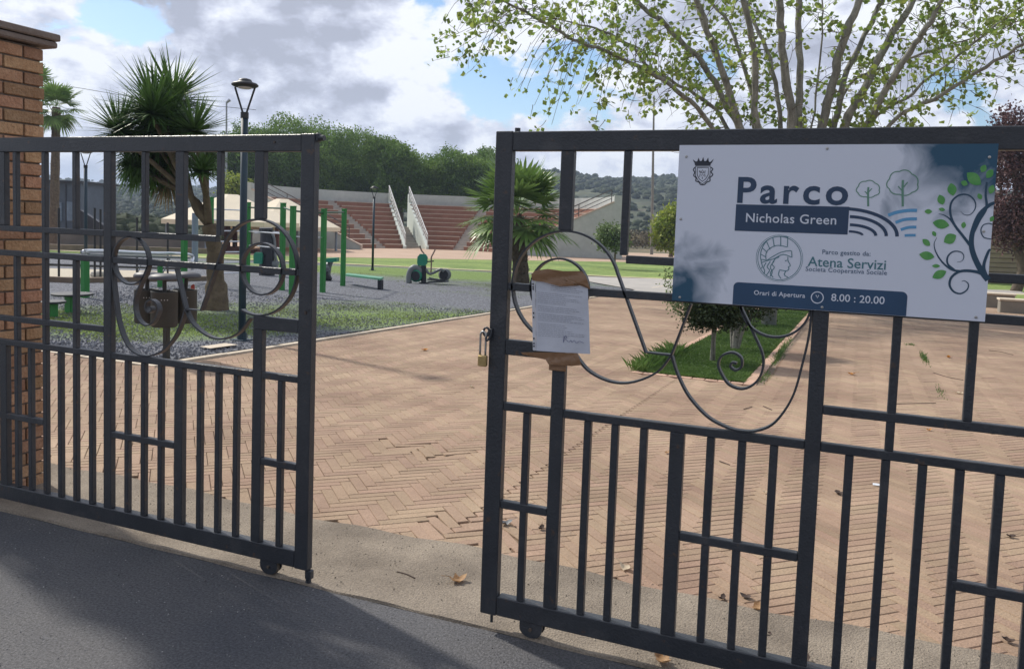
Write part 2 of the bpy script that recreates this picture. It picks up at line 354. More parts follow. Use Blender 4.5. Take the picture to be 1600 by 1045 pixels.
# grit and small stones lying on the asphalt and the threshold
def grit(name, n, x0, x1, y0, y1, s0, s1, m, label, z=0.0):
    C = np.stack([rng.uniform(x0, x1, n), rng.uniform(y0, y1, n), np.full(n, z)], -1); s3 = (s0+(s1-s0)*rng.random(n)**3)[:, None, None]
    T = np.array([(1, 0, 0), (-.5, .87, 0), (-.5, -.87, 0), (0.1, 0, .9)])*s3*rng.uniform(.6, 1.2, (n, 4, 3)); a = rng.uniform(0, 6.28, n); X, Y = T[..., 0].copy(), T[..., 1].copy(); T[..., 0] = X*np.cos(a)[:, None]-Y*np.sin(a)[:, None]; T[..., 1] = X*np.sin(a)[:, None]+Y*np.cos(a)[:, None]
    V = (C[:, None, :]+T).reshape(-1, 3); F_ = (np.arange(n)[:, None, None]*4+np.array([(0, 1, 3), (1, 2, 3), (2, 0, 3)])).reshape(-1, 3); o = bulk(name, V, F_, m); o['kind'] = 'stuff'; o['label'] = label; o['category'] = 'grit'; return o
grit('grit', 9000, -6, 1, 1.0, 2.79, .0012, .0055, mat('asphalt_grit', (0.05, 0.052, 0.058), .9, scale=9, color2=(0.30, 0.29, 0.28), island=.7), 'small stones and grit on the asphalt in front of the gates')
grit('grit', 5000, -6, 2, 2.82, 3.5, .0012, .0055, mat('pale_grit', (0.12, 0.10, 0.08), .9, scale=9, color2=(0.40, 0.35, 0.28), island=.5), 'sandy grit on the concrete threshold', .011)
grit('grit', 5000, -6, 2.5, 3.4, 6.5, .001, .004, MATS['pale_grit'], 'sandy grit scattered on the brick paving near the gates', .006)
for pts in ([(155, 912), (200, 892)],):
    crack('crack', [G(*p)[:2] for p in pts], 0.0035, 0.003, mat('asphalt_crack', (0.022, 0.022, 0.024), 1.0))
# paving base
sheet('paving_bed', -9.5, 13, 3.40, 6.50, 0.0, M_dust)
sheet('paving_bed', -6.78, 13, 6.50, 33.0, 0.0, M_dust)
# herringbone clay pavers: bricks at 45 degrees to the gate, every brick a slab of its own in the sheet
def herringbone():
    W = 0.0655; NL = 4; s2 = math.sqrt(.5); V = []; Fc = []; T = 0.012
    rnd = random.Random(3)
    def inside(x, y):
        if y < 3.37 or y > 33 or x > 12.5: return False
        if y < 6.45: return x > -9.3
        if x < -6.73: return False
        if y > 9.33 and -2.43 < x < -0.98: return False     # flower bed and its brick-on-edge kerb
        return True
    n = 640
    for i in range(-40, n):
        for j in range(-120, n):
            k = (i-j) % (2*NL)
            if k not in (0, 2*NL-1): continue
            cu, cv = ((i+NL/2)*W, (j+.5)*W) if k == 0 else ((i+.5)*W, (j+NL/2)*W)
            x = (cu-cv)*s2-7.0; y = (cu+cv)*s2-7.0
            if y < 3.3 or y > 33.1 or x < -9.4 or x > 12.6 or not inside(x, y): continue
            near = y < 12
            openj = math.sin(x*1.7+y*.6)+math.sin(y*1.1-x*.8+1)+rnd.gauss(0, .5)
            gl = (rnd.choice((.0016, .0024, .0038)) if openj > -.1 else .0010) if k == 0 else (.0018 if openj > .3 else .0008)
            ge = .0014
            hl, hw = W*NL/2-ge, W/2-gl
            hu, hv = (hl, hw) if k == 0 else (hw, hl)
            dz = T+rnd.gauss(0, 0.0005); tx, ty = rnd.gauss(0, .0022), rnd.gauss(0, .0022); rot = rnd.gauss(0, .003)
            dd = math.hypot((x+2.75)/.34, (y-4.98)/.16)      # the broken, lifted patch on the way in
            if dd < 1:
                dz += rnd.uniform(-.006, .006); tx += rnd.gauss(0, .03); ty += rnd.gauss(0, .03); rot += rnd.gauss(0, .07)
            if y < 11 and x > -1.80+.03*math.sin(y*2.3)+.02*math.sin(y*9): x += .011      # long opened joint
            if y < 3.9 and abs(x+1.75) < .22:
                if rnd.random() < .04: continue
                dz += rnd.uniform(-.006, .004); rot += rnd.gauss(0, .06)
            lim = 3.375+0.02*math.sin(x*3.1)+.03*math.sin(x*7.3+1)*math.sin(x*2.1)+.012*math.sin(x*31)
            if y < lim+.03: continue
            levs = ((0, 0.0), (0, dz-.003), (.003, dz)) if near else ((0, dz),)
            vs = []
            for lev, (e, zz) in enumerate(levs):
                for su, sv in ((-1, -1), (1, -1), (1, 1), (-1, 1)):
                    u = su*(hu-e); v = sv*(hv-e); u, v = u-v*rot, v+u*rot
                    X = x+(u-v)*s2; Y = y+(u+v)*s2
                    if Y < lim: Y = lim
                    vs.append((X, Y, gz(0, Y)+zz+(tx*u+ty*v if zz else 0)))
            b = len(V); V += vs
            if near:
                for l in (0, 4):
                    for q in range(4): q2 = (q+1) % 4; Fc.append((b+l+q, b+l+q2, b+l+4+q2, b+l+4+q))
                Fc.append((b+8, b+9, b+10, b+11))
            else: Fc.append((b, b+1, b+2, b+3))
    o = bulk('brick_paving', V, Fc, M_brickp); o['kind'] = 'structure'
    return o
herringbone()
# pale kerb beside the gravel, and along its front
def kerb(name, pts, w, h, m, dz=0.0):
    mb = MB()
    for a, b in zip(pts[:-1], pts[1:]):
        a = np.array(a[:2], float); b = np.array(b[:2], float); t = (b-a)/np.linalg.norm(b-a); nn = np.array([-t[1], t[0]])*w/2
        L_ = np.linalg.norm(b-a); n = max(1, int(L_/1.0))
        for k in range(n):
            p = a+(b-a)*k/n+t*.004; q = a+(b-a)*(k+1)/n-t*.004; j = random.uniform(-.003, .003)
            vs = []
            for r in (p, q):
                for s_ in (-1, 1):
                    e = r+nn*s_; vs += [(e[0], e[1], gz(0, e[1])-.05+dz), (e[0], e[1], gz(0, e[1])+h+j+dz)]
            mb.add(vs, [(0, 1, 3, 2), (4, 6, 7, 5), (1, 5, 7, 3), (0, 4, 5, 1), (2, 3, 7, 6)])
    return struct(name, mb, m)
kerb('kerb', [(-6.81, 6.53), (-6.81, 31.0)], .09, .022, M_light)
kerb('kerb', [(-12.0, 6.49), (-6.77, 6.49)], .08, .018, M_light)
# brick-on-edge kerb round the flower bed
M_kb = mat('bed_kerb_brick', (0.44, 0.27, 0.19), 0.9, scale=6, color2=(0.52, 0.35, 0.26), island=.12, bump=.3)
mb = MB()
def kb(x0, x1, y0, y1):
    z = gz(0, y0); mb.box(x0+.003, x1-.003, y0+.003, y1-.003, z-.06, z+.020+random.uniform(-.002, .002), .005)
for k in range(10): kb(-2.40+.142*k, -2.40+.142*(k+1), 9.34, 9.44)
for k in range(76):
    y = 9.44+.26*k; kb(-1.13, -1.00, y, y+.26); kb(-2.40, -2.30, y, y+.26)
struct('bed_kerb', mb, M_kb)
sheet('bed_soil', -2.30, -1.13, 9.44, 29.2, 0.004, M_soil)
# weedy joint beside the bed
# play area: gravel with grass growing through
def grid_sheet(name, poly_in, x0, x1, y0, y1, step, dz, m, grassy):
    xs = np.arange(x0, x1+step*.5, step); ys = np.arange(y0, y1+step*.5, step)
    X, Y = np.meshgrid(xs, ys); Z = gzv(Y)+dz+0.012*np.sin(X*1.7)*np.sin(Y*1.3)
    V = np.stack([X, Y, Z], -1).reshape(-1, 3); nx_, ny_ = len(xs), len(ys); F_ = []
    for j in range(ny_-1):
        for i in range(nx_-1):
            if poly_in((xs[i]+xs[i+1])/2, (ys[j]+ys[j+1])/2): F_.append((j*nx_+i, j*nx_+i+1, (j+1)*nx_+i+1, (j+1)*nx_+i))
    o = bulk(name, V, F_, m); a = o.data.attributes.new('grassy', 'FLOAT', 'POINT')
    a.data.foreach_set('value', np.array([grassy(p[0], p[1]) for p in V], np.float32)[:len(o.data.vertices)]); o['kind'] = 'structure'; return o
def px_spot(px, py, rx, ry):
    g = G(px, py); return (g[0], g[1], rx, ry)
GRASSY = [px_spot(650, 489, 2.4, 1.2)+(.26,), px_spot(560, 505, 1.5, .8)+(.25,), px_spot(720, 455, 3.2, 2.0)+(.26,), px_spot(330, 518, 1.2, .6)+(.3,), px_spot(200, 515, 2.2, .9)+(.38,), px_spot(120, 500, 1.5, .8)+(.32,), px_spot(480, 480, 2.0, 1.0)+(.18,), px_spot(300, 500, 1.6, .8)+(.14,), px_spot(640, 424, 9, 1.6)+(.34,), px_spot(760, 432, 5, 2.6)+(.34,), px_spot(520, 420, 5, 1.6)+(.3,), px_spot(600, 448, 6, 1.2)+(-.2,), px_spot(100, 485, 2, 1)+(.15,),
          px_spot(380, 460, 3, 1.2)+(-.02,), px_spot(620, 465, 3, 1.2)+(-.10,), px_spot(560, 530, 4, .9)+(-.12,), px_spot(300, 545, 4, .9)+(-.2,), px_spot(740, 470, 2, 1.2)+(-.1,), px_spot(130, 455, 3, 1.2)+(-.1,)]
def grassy(x, y):
    v = 0.0
    for gx, gy, rx, ry, w in GRASSY:
        # patches stretched along the picture plane
        dx, dy = x-gx, y-gy; a = (dx*R2[0]+dy*R2[1])/rx; b = (dx*F2[0]+dy*F2[1])/(ry*2)
        v += w*math.exp(-(a*a+b*b))
    return v
PATHL = (G(540, 413), G(1051, 437))
def path_side(x, y):
    a, b = PATHL; return (b[0]-a[0])*(y-a[1])-(b[1]-a[1])*(x-a[0])     # > 0 beyond the path line
grid_sheet('gravel_ground', lambda x, y: (x < -6.9 and y > 6.6 and path_side(x, y) < 0), -44, -6.85, 6.53, 41, .33, -0.006, M_grav, grassy)
# pavers right of the palm with their glare painted pale grey, lawns, paths and the plaza
M_grey = mat('grey_paving', (0.33, 0.31, 0.29), 0.75, scale=1.2, color2=(0.42, 0.39, 0.35), bump=.2)
a, b = PATHL; d_ = (b-a)/np.linalg.norm((b-a)[:2])
e1 = b+d_*40; e0 = a-d_*30
g1, g2 = G(542.6, 402.7), G(966, 409.5); dd_ = (g2-g1)/np.linalg.norm((g2-g1)[:2]); h0 = g1-dd_*30; h1 = g2+dd_*25
poly_sheet('lawn', [tuple(e0[:2]), tuple(a[:2]), tuple(b[:2]), tuple(e1[:2]), (60, 110), (10, 130), tuple(h1[:2]), tuple(h0[:2])], 0.010, M_lawn)
M_plaza = mat('plaza_paving', (0.38, 0.26, 0.185), 0.9, scale=.6, color2=(0.47, 0.34, 0.25))
back = np.array([-F2[0], -F2[1]])*-1
poly_sheet('plaza', [tuple(h0[:2]), tuple(h1[:2]), tuple(h1[:2]+F2*16+R2*-4), tuple(h0[:2]+F2*34)], 0.016, M_plaza)
kerb('path_edge', [tuple(e0[:2]), tuple(a[:2]), tuple(b[:2]), tuple(e1[:2])], .5, .03, mat('sandy_kerb', (0.58, 0.50, 0.30), .9, scale=3, color2=(0.66, 0.57, 0.38)))
poly_sheet('grey_forecourt', [(-6.74, 24.6), (-2.6, 26.6), (7, 32.9), (7, 46), tuple(b[:2]-d_[:2]*.4), (-12.0, 34.2), (-9.2, 30), (-6.9, 27)], 0.022, M_grey)  # far pavers: the glare on them is put into the colour
poly_sheet('lawn', [(-0.9, 33.5), (40, 33.5), (60, 60), (40, 90), tuple(e1[:2]), tuple(b[:2]+d_[:2]*8)], 0.028, M_lawn)
# sandy court behind the play area
g3 = [G(-60, 432), G(-60, 416), G(275, 425), G(330, 437), G(120, 441)]
poly_sheet('sandy_court', [tuple(p[:2]) for p in g3], 0.012, mat('sand', (0.42, 0.37, 0.28), 1, scale=4, color2=(0.50, 0.45, 0.36)))
kerb('court_kerb', [G(-60, 433)[:2], G(120, 441.5)[:2], G(330, 438)[:2]], .2, .12, mat('brown_kerb', (0.20, 0.15, 0.11), .9))
kerb('court_kerb', [G(-60, 388)[:2], G(80, 391)[:2], G(330, 397)[:2]], .5, .30, mat('brown_kerb2', (0.22, 0.17, 0.13), .9))
# slab in the gravel by the lamp post
g4 = [G(312, 544), G(352, 538.5), G(372, 541), G(328, 547)]
poly_sheet('stone_slab', [tuple(p[:2]) for p in g4], 0.022, M_light)
# ---------------------------------------------------------------- hills
def fbm(x, y, s=0):
    v = 0; a = 1; f = 1
    for k in range(5):
        v += a*math.sin(x*f*1.3+s+k*1.7+1.1*math.sin(y*f*.9+k))*math.cos(y*f*1.1+s*1.3+k*2.1); a *= .5; f *= 2.03
    return v
def ridge(az):   # az: picture column -> ridge elevation (tangent)
    pts = [(-900, .028), (-200, .030), (100, .031), (180, .030), (260, .028), (330, .03), (560, .04), (800, .056), (880, .060), (960, .056), (1040, .058), (1200, .06), (1700, .05), (2600, .04)]
    for (a_, b_), (c_, d2) in zip(pts[:-1], pts[1:]):
        if az <= c_: t = max(0, (az-a_)/(c_-a_)); return b_+(d2-b_)*t
    return pts[-1][1]
mb_v = []; mb_f = []; na, nr = 260, 70
for i in range(na+1):
    px = -1500+4800*i/na; d = R2*(px-800)/CAM_F+F2; d = d/np.linalg.norm(d); sc = 1/float(d @ F2)
    Rr = 560 if px > 500 else 760
    for j in range(nr+1):
        r = 115+(j/nr)**1.6*1400; t = min(1, max(0, (r-130)/(Rr-130))); t2 = t*t*(3-2*t)
        h = (ridge(px)*Rr+1.5)*t2*(1-.25*max(0, (r-Rr)/800))
        x, y = d*r*sc
        h += t2*(3.2*fbm(x*.012, y*.012)+1.2*fbm(x*.05, y*.05, 3))*(0.5+0.5*t)
        mb_v.append((x, y, -0.80+h))
for i in range(na):
    for j in range(nr): q = i*(nr+1)+j; mb_f.append((q, q+1, q+nr+2, q+nr+1))
def hill_mat():
    m = mat('hillside', (0.020, 0.032, 0.015), 1.0, scale=0.035, color2=(0.085, 0.095, 0.042), bump=0, detail=13, sharp=(.40, .62), speck=.35, sscale=.35)
    t = m.node_tree; b = t.nodes[m['bsdf']]; ln = t.links.new; old = b.inputs['Base Color'].links[0].from_socket
    tcn = t.nodes.new('ShaderNodeTexCoord'); nz = t.nodes.new('ShaderNodeTexNoise'); nz.inputs['Scale'].default_value = .011; nz.inputs['Detail'].default_value = 8; nz.inputs['Roughness'].default_value = .7; ln(tcn.outputs['Object'], nz.inputs['Vector'])
    mr = t.nodes.new('ShaderNodeMapRange'); mr.inputs['From Min'].default_value = .56; mr.inputs['From Max'].default_value = .63; ln(nz.outputs['Fac'], mr.inputs['Value'])
    mx = t.nodes.new('ShaderNodeMix'); mx.data_type = 'RGBA'; ln(mr.outputs[0], mx.inputs[0]); ln(old, mx.inputs[6]); mx.inputs[7].default_value = (0.19, 0.13, 0.085, 1); ln(mx.outputs[2], b.inputs['Base Color'])
    return m
M_hill = hill_mat()
o = bulk('hills', mb_v, mb_f, M_hill); o['kind'] = 'structure'
for p in o.data.polygons: p.use_smooth = True
def hill_z(px, r):
    Rr = 560 if px > 500 else 760
    d = R2*(px-800)/CAM_F+F2; d = d/np.linalg.norm(d); sc = 1/float(d @ F2)
    t = min(1, max(0, (r-130)/(Rr-130))); t2 = t*t*(3-2*t); h = (ridge(px)*Rr+1.5)*t2*(1-.25*max(0, (r-Rr)/800)); x, y = d*r*sc
    h += t2*(3.2*fbm(x*.012, y*.012)+1.2*fbm(x*.05, y*.05, 3))*(0.5+0.5*t)
    return x, y, -0.8+h
# scrub: far-off bushes and trees that read as one mass
def blob_mass(name, items, m, kind='stuff', seg=(7, 5), jitter=.25, label=None, cat=None):
    V = []; Fc = []
    for (x, y, z, r, hh) in items:
        b = len(V); nseg, nl = seg
        for a_ in range(nl+1):
            th = PI*a_/nl
            for c_ in range(nseg):
                ph = 2*PI*c_/nseg; k = 1+random.uniform(-jitter, jitter)
                V.append((x+r*k*math.sin(th)*math.cos(ph), y+r*k*math.sin(th)*math.sin(ph), z+hh*.45+hh*.55*k*math.cos(th)))
        for a_ in range(nl):
            for c_ in range(nseg): c2 = (c_+1) % nseg; Fc.append((b+a_*nseg+c_, b+(a_+1)*nseg+c_, b+(a_+1)*nseg+c2, b+a_*nseg+c2))
    o = bulk(name, V, Fc, m, smooth=True); tag(o, label, cat, None, kind); return o
items = []
for k in range(21000):
    px = random.uniform(-350, 2100); r = 125+random.random()**.75*570
    if math.sin(px*.021+r*.013)+math.sin(r*.045+px*.004)+random.uniform(-.9, 1.1) < -.75: continue
    x, y, z = hill_z(px, r); q = random.uniform(.8, 2.3)*(1.0 if r > 250 else .6); items.append((x, y, z-.3, q, q*random.uniform(.8, 1.5)))
for k in range(1500):
    px = random.uniform(-300, 345); r = random.uniform(66, 130); d = R2*(px-800)/CAM_F+F2; p = d*r; q = random.uniform(.5, 1.5); items.append((p[0], p[1], -.9, q, q*random.uniform(.9, 1.5)))
blob_mass('hillside_scrub', items, mat('scrub', (0.020, 0.032, 0.014), 1, scale=.03, color2=(0.048, 0.062, 0.026), island=.3, detail=8), label='dark green bushes and trees dotted over the distant hills', cat='scrub')
items = []
for k in range(420):
    px = random.uniform(895, 1110); r = random.uniform(98, 210); d = R2*(px-800)/CAM_F+F2; p = d*r; items.append((p[0], p[1], -.9, random.uniform(.8, 2.2), random.uniform(1.2, 2.8)))
DV, DF = [], []
for k, (x, y, z, r, hh) in enumerate(items):
    nq = 70; d = rng.normal(size=(nq, 3)); d /= np.linalg.norm(d, axis=1, keepdims=True); c = np.array([x, y, z+hh*.45])+d*np.array([r, r, hh*.55])*rng.uniform(.5, 1, (nq, 1)); e1_ = rng.normal(size=(nq, 3)); e1_ /= np.linalg.norm(e1_, axis=1, keepdims=True); e2_ = np.cross(e1_, d); q = rng.uniform(.12, .3, (nq, 1))
    DF.append(np.arange(nq*4).reshape(nq, 4)+k*nq*4); DV.append(np.stack([c-e1_*q, c+e2_*q*.6, c+e1_*q, c-e2_*q*.6], 1).reshape(-1, 3))
tag(bulk('dry_scrub', np.concatenate(DV), np.concatenate(DF), mat('dry_brush', (0.17, 0.105, 0.08), 1, scale=.12, color2=(0.13, 0.13, 0.06), island=.35, detail=6)), 'reddish brown dry scrub between the lawn and the hills', 'scrub', None, 'stuff')
# ---------------------------------------------------------------- gates
def paint(name, c, rough=.45, var=.12, spec=.4):
    return mat(name, c, rough, var=var, scale=6, bump=.12, bscale=120, spec=spec)
M_gate = mat('anthracite_paint', (0.028, 0.032, 0.040), 0.40, scale=5, color2=(0.043, 0.048, 0.057), bump=.15, bscale=110, spec=.5, speck=.08, sscale=45, detail=9)
M_rust = mat('dull_steel', (0.07, 0.06, 0.05), .7, scale=20, color2=(0.12, 0.09, 0.07))
def add_rust(m, col, scale, lo, hi):
    t = m.node_tree; b = t.nodes[m['bsdf']]; old = b.inputs['Base Color'].links[0].from_socket; ln = t.links.new
    tcn = t.nodes.new('ShaderNodeTexCoord'); nz = t.nodes.new('ShaderNodeTexNoise'); nz.inputs['Scale'].default_value = scale; nz.inputs['Detail'].default_value = 7; nz.inputs['Roughness'].default_value = .65; ln(tcn.outputs['Object'], nz.inputs['Vector'])
    mr = t.nodes.new('ShaderNodeMapRange'); mr.inputs['From Min'].default_value = lo; mr.inputs['From Max'].default_value = hi; ln(nz.outputs['Fac'], mr.inputs['Value'])
    mx = t.nodes.new('ShaderNodeMix'); mx.data_type = 'RGBA'; ln(mr.outputs[0], mx.inputs[0]); ln(old, mx.inputs[6]); mx.inputs[7].default_value = col+(1,); ln(mx.outputs[2], b.inputs['Base Color'])
add_rust(M_gate, (0.085, 0.055, 0.04), 20, .61, .68); add_rust(M_gate, (0.085, 0.085, 0.09), 7, .55, .85)
# the pattern is symmetric about the gap: u runs from the closing edge of each leaf away from the gap
def make_leaf(name, label, u2x, side, u_end, extra):
    t = thing(name, label, 'gate', (u2x(0), GY, 0))
    def xs(a, b): return (min(u2x(a), u2x(b)), max(u2x(a), u2x(b)))
    def P(nm, a, b, z0, z1, d=.030, y=GY, bev=.0025):
        m = MB(); x0, x1 = xs(a, b); m.box(x0, x1, y, y+d, z0, z1, bev); return part(nm, m, M_gate, t)
    ST = .067
    m = MB(); x0, x1 = xs(0, ST); m.box(x0, x1, GY-.002, GY+.036, .066, 1.891, .003)
    x0, x1 = xs(u_end-ST, u_end); m.box(x0, x1, GY-.002, GY+.036, .066, 1.891, .003)
    x0, x1 = xs(ST, u_end-ST); m.box(x0, x1, GY, GY+.036, 1.819, 1.889, .003); m.box(x0, x1, GY, GY+.045, .068, .141, .003)
    part('frame', m, M_gate, t)
    def rail(z1, a, b, h=.028): return P('rail', a, b, z1-h, z1, .028, GY+.001)
    def bar(u, z0, z1, w=.026): return P('bar', u, u+w, z0, z1, .025, GY+.003)
    def wide(u, z0, z1, w=.049): return P('upright', u, u+w, z0, z1, .030, GY+.0005)
    MID, MB_ = .888, .858
    wides = [w for w in (.254, .694, 1.131, 1.85, 2.36) if w < u_end-.15]
    # long rails, cut at the uprights that run the full height
    def seg_rail(z1, a, b, cuts, h=.028):
        cs = [a]+sorted(sum([[c, c+.049] for c in cuts if a < c < b], []))+[b]
        for p, q in zip(cs[0::2], cs[1::2]):
            if q-p > .01: rail(z1, p, q, h)
    ue = u_end-ST
    full = [c for c in (1.131, 2.36) if c < ue]
    seg_rail(MID+.0, ST, ue, [w for w in (.254, 1.131, 2.36) if w < ue], .029)
    seg_rail(1.458, .510, ue, full); seg_rail(1.336, ST, ue, full)
    seg_rail(1.008, 1.131+.049, ue, [c for c in (2.36,) if c < ue])
    # uprights
    for u in full: wide(u, .141, 1.819)
    wide(.254, .141, 1.068); wide(.256, 1.537, 1.819); P('rail', ST, .303, 1.0685, 1.125, .030, GY+.0005)
    wide(.694, .141, .859); wide(.694, 1.458, 1.819)
    for u in [w for w in (1.85,) if w < ue]: wide(u, .141, .859); wide(u, 1.458, 1.819)
    # slim bars under the middle rail
    small = [.146, .383, .484, .588, .819, .922, 1.024, 1.254, 1.360, 1.464, 1.566, 1.672, 1.770, 1.96, 2.06, 2.16, 2.26, 2.46, 2.56, 2.66]
    for u in [s for s in small if s < ue-.03]: bar(u, .141, .859)
    # slim bars above it
    for u in (.486, .922): bar(u, 1.458, 1.819)
    for u, zz in extra:
        if u < ue-.03:
            for z0, z1 in zz: bar(u, z0, z1)
    # short cross rails
    for a, b in [(ST, .254), (.743, 1.131), (1.586 if side < 0 else 1.578, 1.95), (2.05, 2.3)]:
        if b < ue: rail(.514, a+.0005, b-.0005, .029)
    # scrolls of flat iron
    def scroll(pts, sm=6, w=.007, nm='scroll'):
        q = smoothpts(pts, sm) if sm else pts
        m = MB(); m.strip([(u2x(p[0]), p[1]) for p in q], w, GY+.001, GY+.027); return part(nm, m, M_gate, t)
    C = (.287, 1.331); R_ = .2035
    arc = [(C[0]+R_*math.cos(a), C[1]+R_*math.sin(a)) for a in [math.radians(d) for d in range(-70-0, -70-1, -1)]]
    pts = [(C[0]+R_*math.cos(math.radians(a)), C[1]+R_*math.sin(math.radians(a))) for a in range(-68, -388, -6)][:]
    pts = [(C[0]+R_*math.cos(math.radians(a)), C[1]+R_*math.sin(math.radians(a))) for a in range(-66, -346, -6)]
    pts += [(.594, 1.126), (.684, 1.124)]
    scroll(pts, 0)
    scroll([(.684, 1.124), (.742, 1.304)], 0)
    scroll([(.266+.109*math.cos(math.radians(a)), 1.326+.109*math.sin(math.radians(a))) for a in range(0, 366, 6)], 0, .007, 'ring')
    scroll([(.682, 1.120), (.638, 1.061), (.555, 1.017), (.474, 1.010), (.388, 1.042), (.322, 1.112)])
    scroll([(.686, 1.121), (.708, 1.062), (.750, .990), (.815, .928), (.878, .900), (.925, .8925), (.98, .900), (1.036, .936), (1.085, 1.025), (1.110, 1.14), (1.124, 1.235), (1.127, 1.31)])
    scroll([(1.0145+.109*math.cos(math.radians(a)), 1.324+.109*math.sin(math.radians(a))) for a in range(0, 366, 6)], 0, .007, 'ring')
    scroll([(.905, 1.308), (.950, 1.225), (.984, 1.155), (.986, 1.100), (.964, 1.056), (.925, 1.034), (.882, 1.044), (.854, 1.080), (.843, 1.110), (.854, 1.138), (.886, 1.152), (.915, 1.139), (.920, 1.110), (.902, 1.094), (.884, 1.104), (.888, 1.118), (.903, 1.117)])
    # wheel in its bracket
    wx = u2x(.205 if side < 0 else .208)
    m = MB(); m.box(wx-.045, wx+.045, GY+.004, GY+.010, .045, .0685); m.box(wx-.045, wx+.045, GY+.034, GY+.040, .045, .0685)
    pr = [(.045*math.cos(a), .047+.036*math.sin(a)) for a in [math.radians(d) for d in range(180, 361, 15)]]
    m.prism([(wx+a, b) for a, b in pr], lambda x, z: (x, GY+.003, z), lambda x, z: (x, GY+.0095, z)); m.prism([(wx+a, b) for a, b in pr], lambda x, z: (x, GY+.0345, z), lambda x, z: (x, GY+.041, z))
    wb = part('wheel_bracket', m, M_gate, t)
    m = MB(); m.tube([(wx, GY+.012, .042), (wx, GY+.032, .042)], .039, 22); part('wheel', m, M_rust, wb)
    m = MB(); m.tube([(wx, GY-.003, .044), (wx, GY+.045, .044)], .007, 6); part('axle', m, M_rust, wb)
    return t, P, u2x
ex = [(1.360, ((1.458, 1.819), (.888, 1.308))), (1.568, ((.888, 1.819),)), (1.770, ((1.458, 1.819), (.888, 1.308)))]
exr = [(1.366, ((.888, 1.819),)), (1.574, ((1.008, 1.819),))]
leafL, PL, uL = make_leaf('sliding_gate', 'dark grey metal gate leaf on the left, crossing in front of the brick pillar', lambda u: -2.069-u, -1, 2.62, ex)
leafR, PR, uR = make_leaf('sliding_gate', 'dark grey metal gate leaf on the right that carries the park sign', lambda u: -1.264+u, 1, 2.75, exr)
# small fittings
m = MB(); m.box(-2.069, -2.057, GY+.004, GY+.03, 1.86, 1.893, .002); m.tube([(-2.057, GY+.016, 1.874), (-2.034, GY+.016, 1.874)], .012, 8); part('stop_bolt', m, M_gate, leafL)
m = MB(); m.box(-2.085, -2.055, GY+.004, GY+.03, .028, .0655, .003); m.tube([(-2.072, GY+.015, .028), (-2.072, GY+.015, .012)], .012, 8); part('stop_foot', m, M_gate, leafL)
m = MB(); m.tube([(-1.185, GY+.016, 1.889), (-1.185, GY+.016, 1.903)], .011, 8); part('stop_bolt', m, M_gate, leafR)
m = MB(); m.tube([(-1.222, GY+.018, .066), (-1.222, GY+.018, .03)], .006, 8); part('drop_bolt', m, M_gate, leafR)
m = MB(); m.tube([(-2.27, GY-.004, 1.857), (-2.27, GY+.01, 1.857)], .005, 8); part('bolt_head', m, M_rust, leafL)
m = MB(); m.tube([(-2.10, GY-.006, 1.16), (-2.10, GY+.01, 1.16)], .008, 8); m.tube([(-2.085, GY-.005, 1.17), (-2.085, GY+.01, 1.17)], .004, 8); part('lock_plate', m, M_gate, leafL)
# ---------------------------------------------------------------- padlock
M_brass = mat('worn_brass', (0.42, 0.29, 0.12), .45, .75, scale=30, color2=(0.55, 0.42, 0.20))
M_steel = mat('steel', (0.45, 0.44, 0.42), .35, .9, scale=30)
pl = thing('padlock', 'brass padlock with a long shackle hanging on the edge of the right gate leaf', 'padlock', (-1.277, GY-.03, 1.03))
m = MB(); m.box(-1.296, -1.260, GY-.030, GY-.012, 1.020, 1.062, .004); part('lock_body', m, M_brass, pl)
q = [(-1.290, 1.060), (-1.290, 1.13), (-1.288, 1.144), (-1.279, 1.151), (-1.270, 1.144), (-1.268, 1.13), (-1.268, 1.060)]
m = MB(); m.tube([(a, GY-.021, b) for a, b in smoothpts(q, 4)], .0042, 8); part('shackle', m, M_steel, pl, True)
m = MB()
for k, (a, b) in enumerate([(-1.268, 1.150), (-1.260, 1.135)]):
    pts = [(a+.012*math.cos(t_)*(.6 if k else 1), GY-.018+.010*math.sin(t_)*k, b+.016*math.sin(t_)) for t_ in [math.radians(d) for d in range(0, 361, 30)]]
    m.tube(pts, .0045, 6, cap=False)
m.box(-1.262, -1.248, GY-.014, GY-.003, 1.125, 1.162, .003)
part('chain_link', m, M_gate, pl, True)
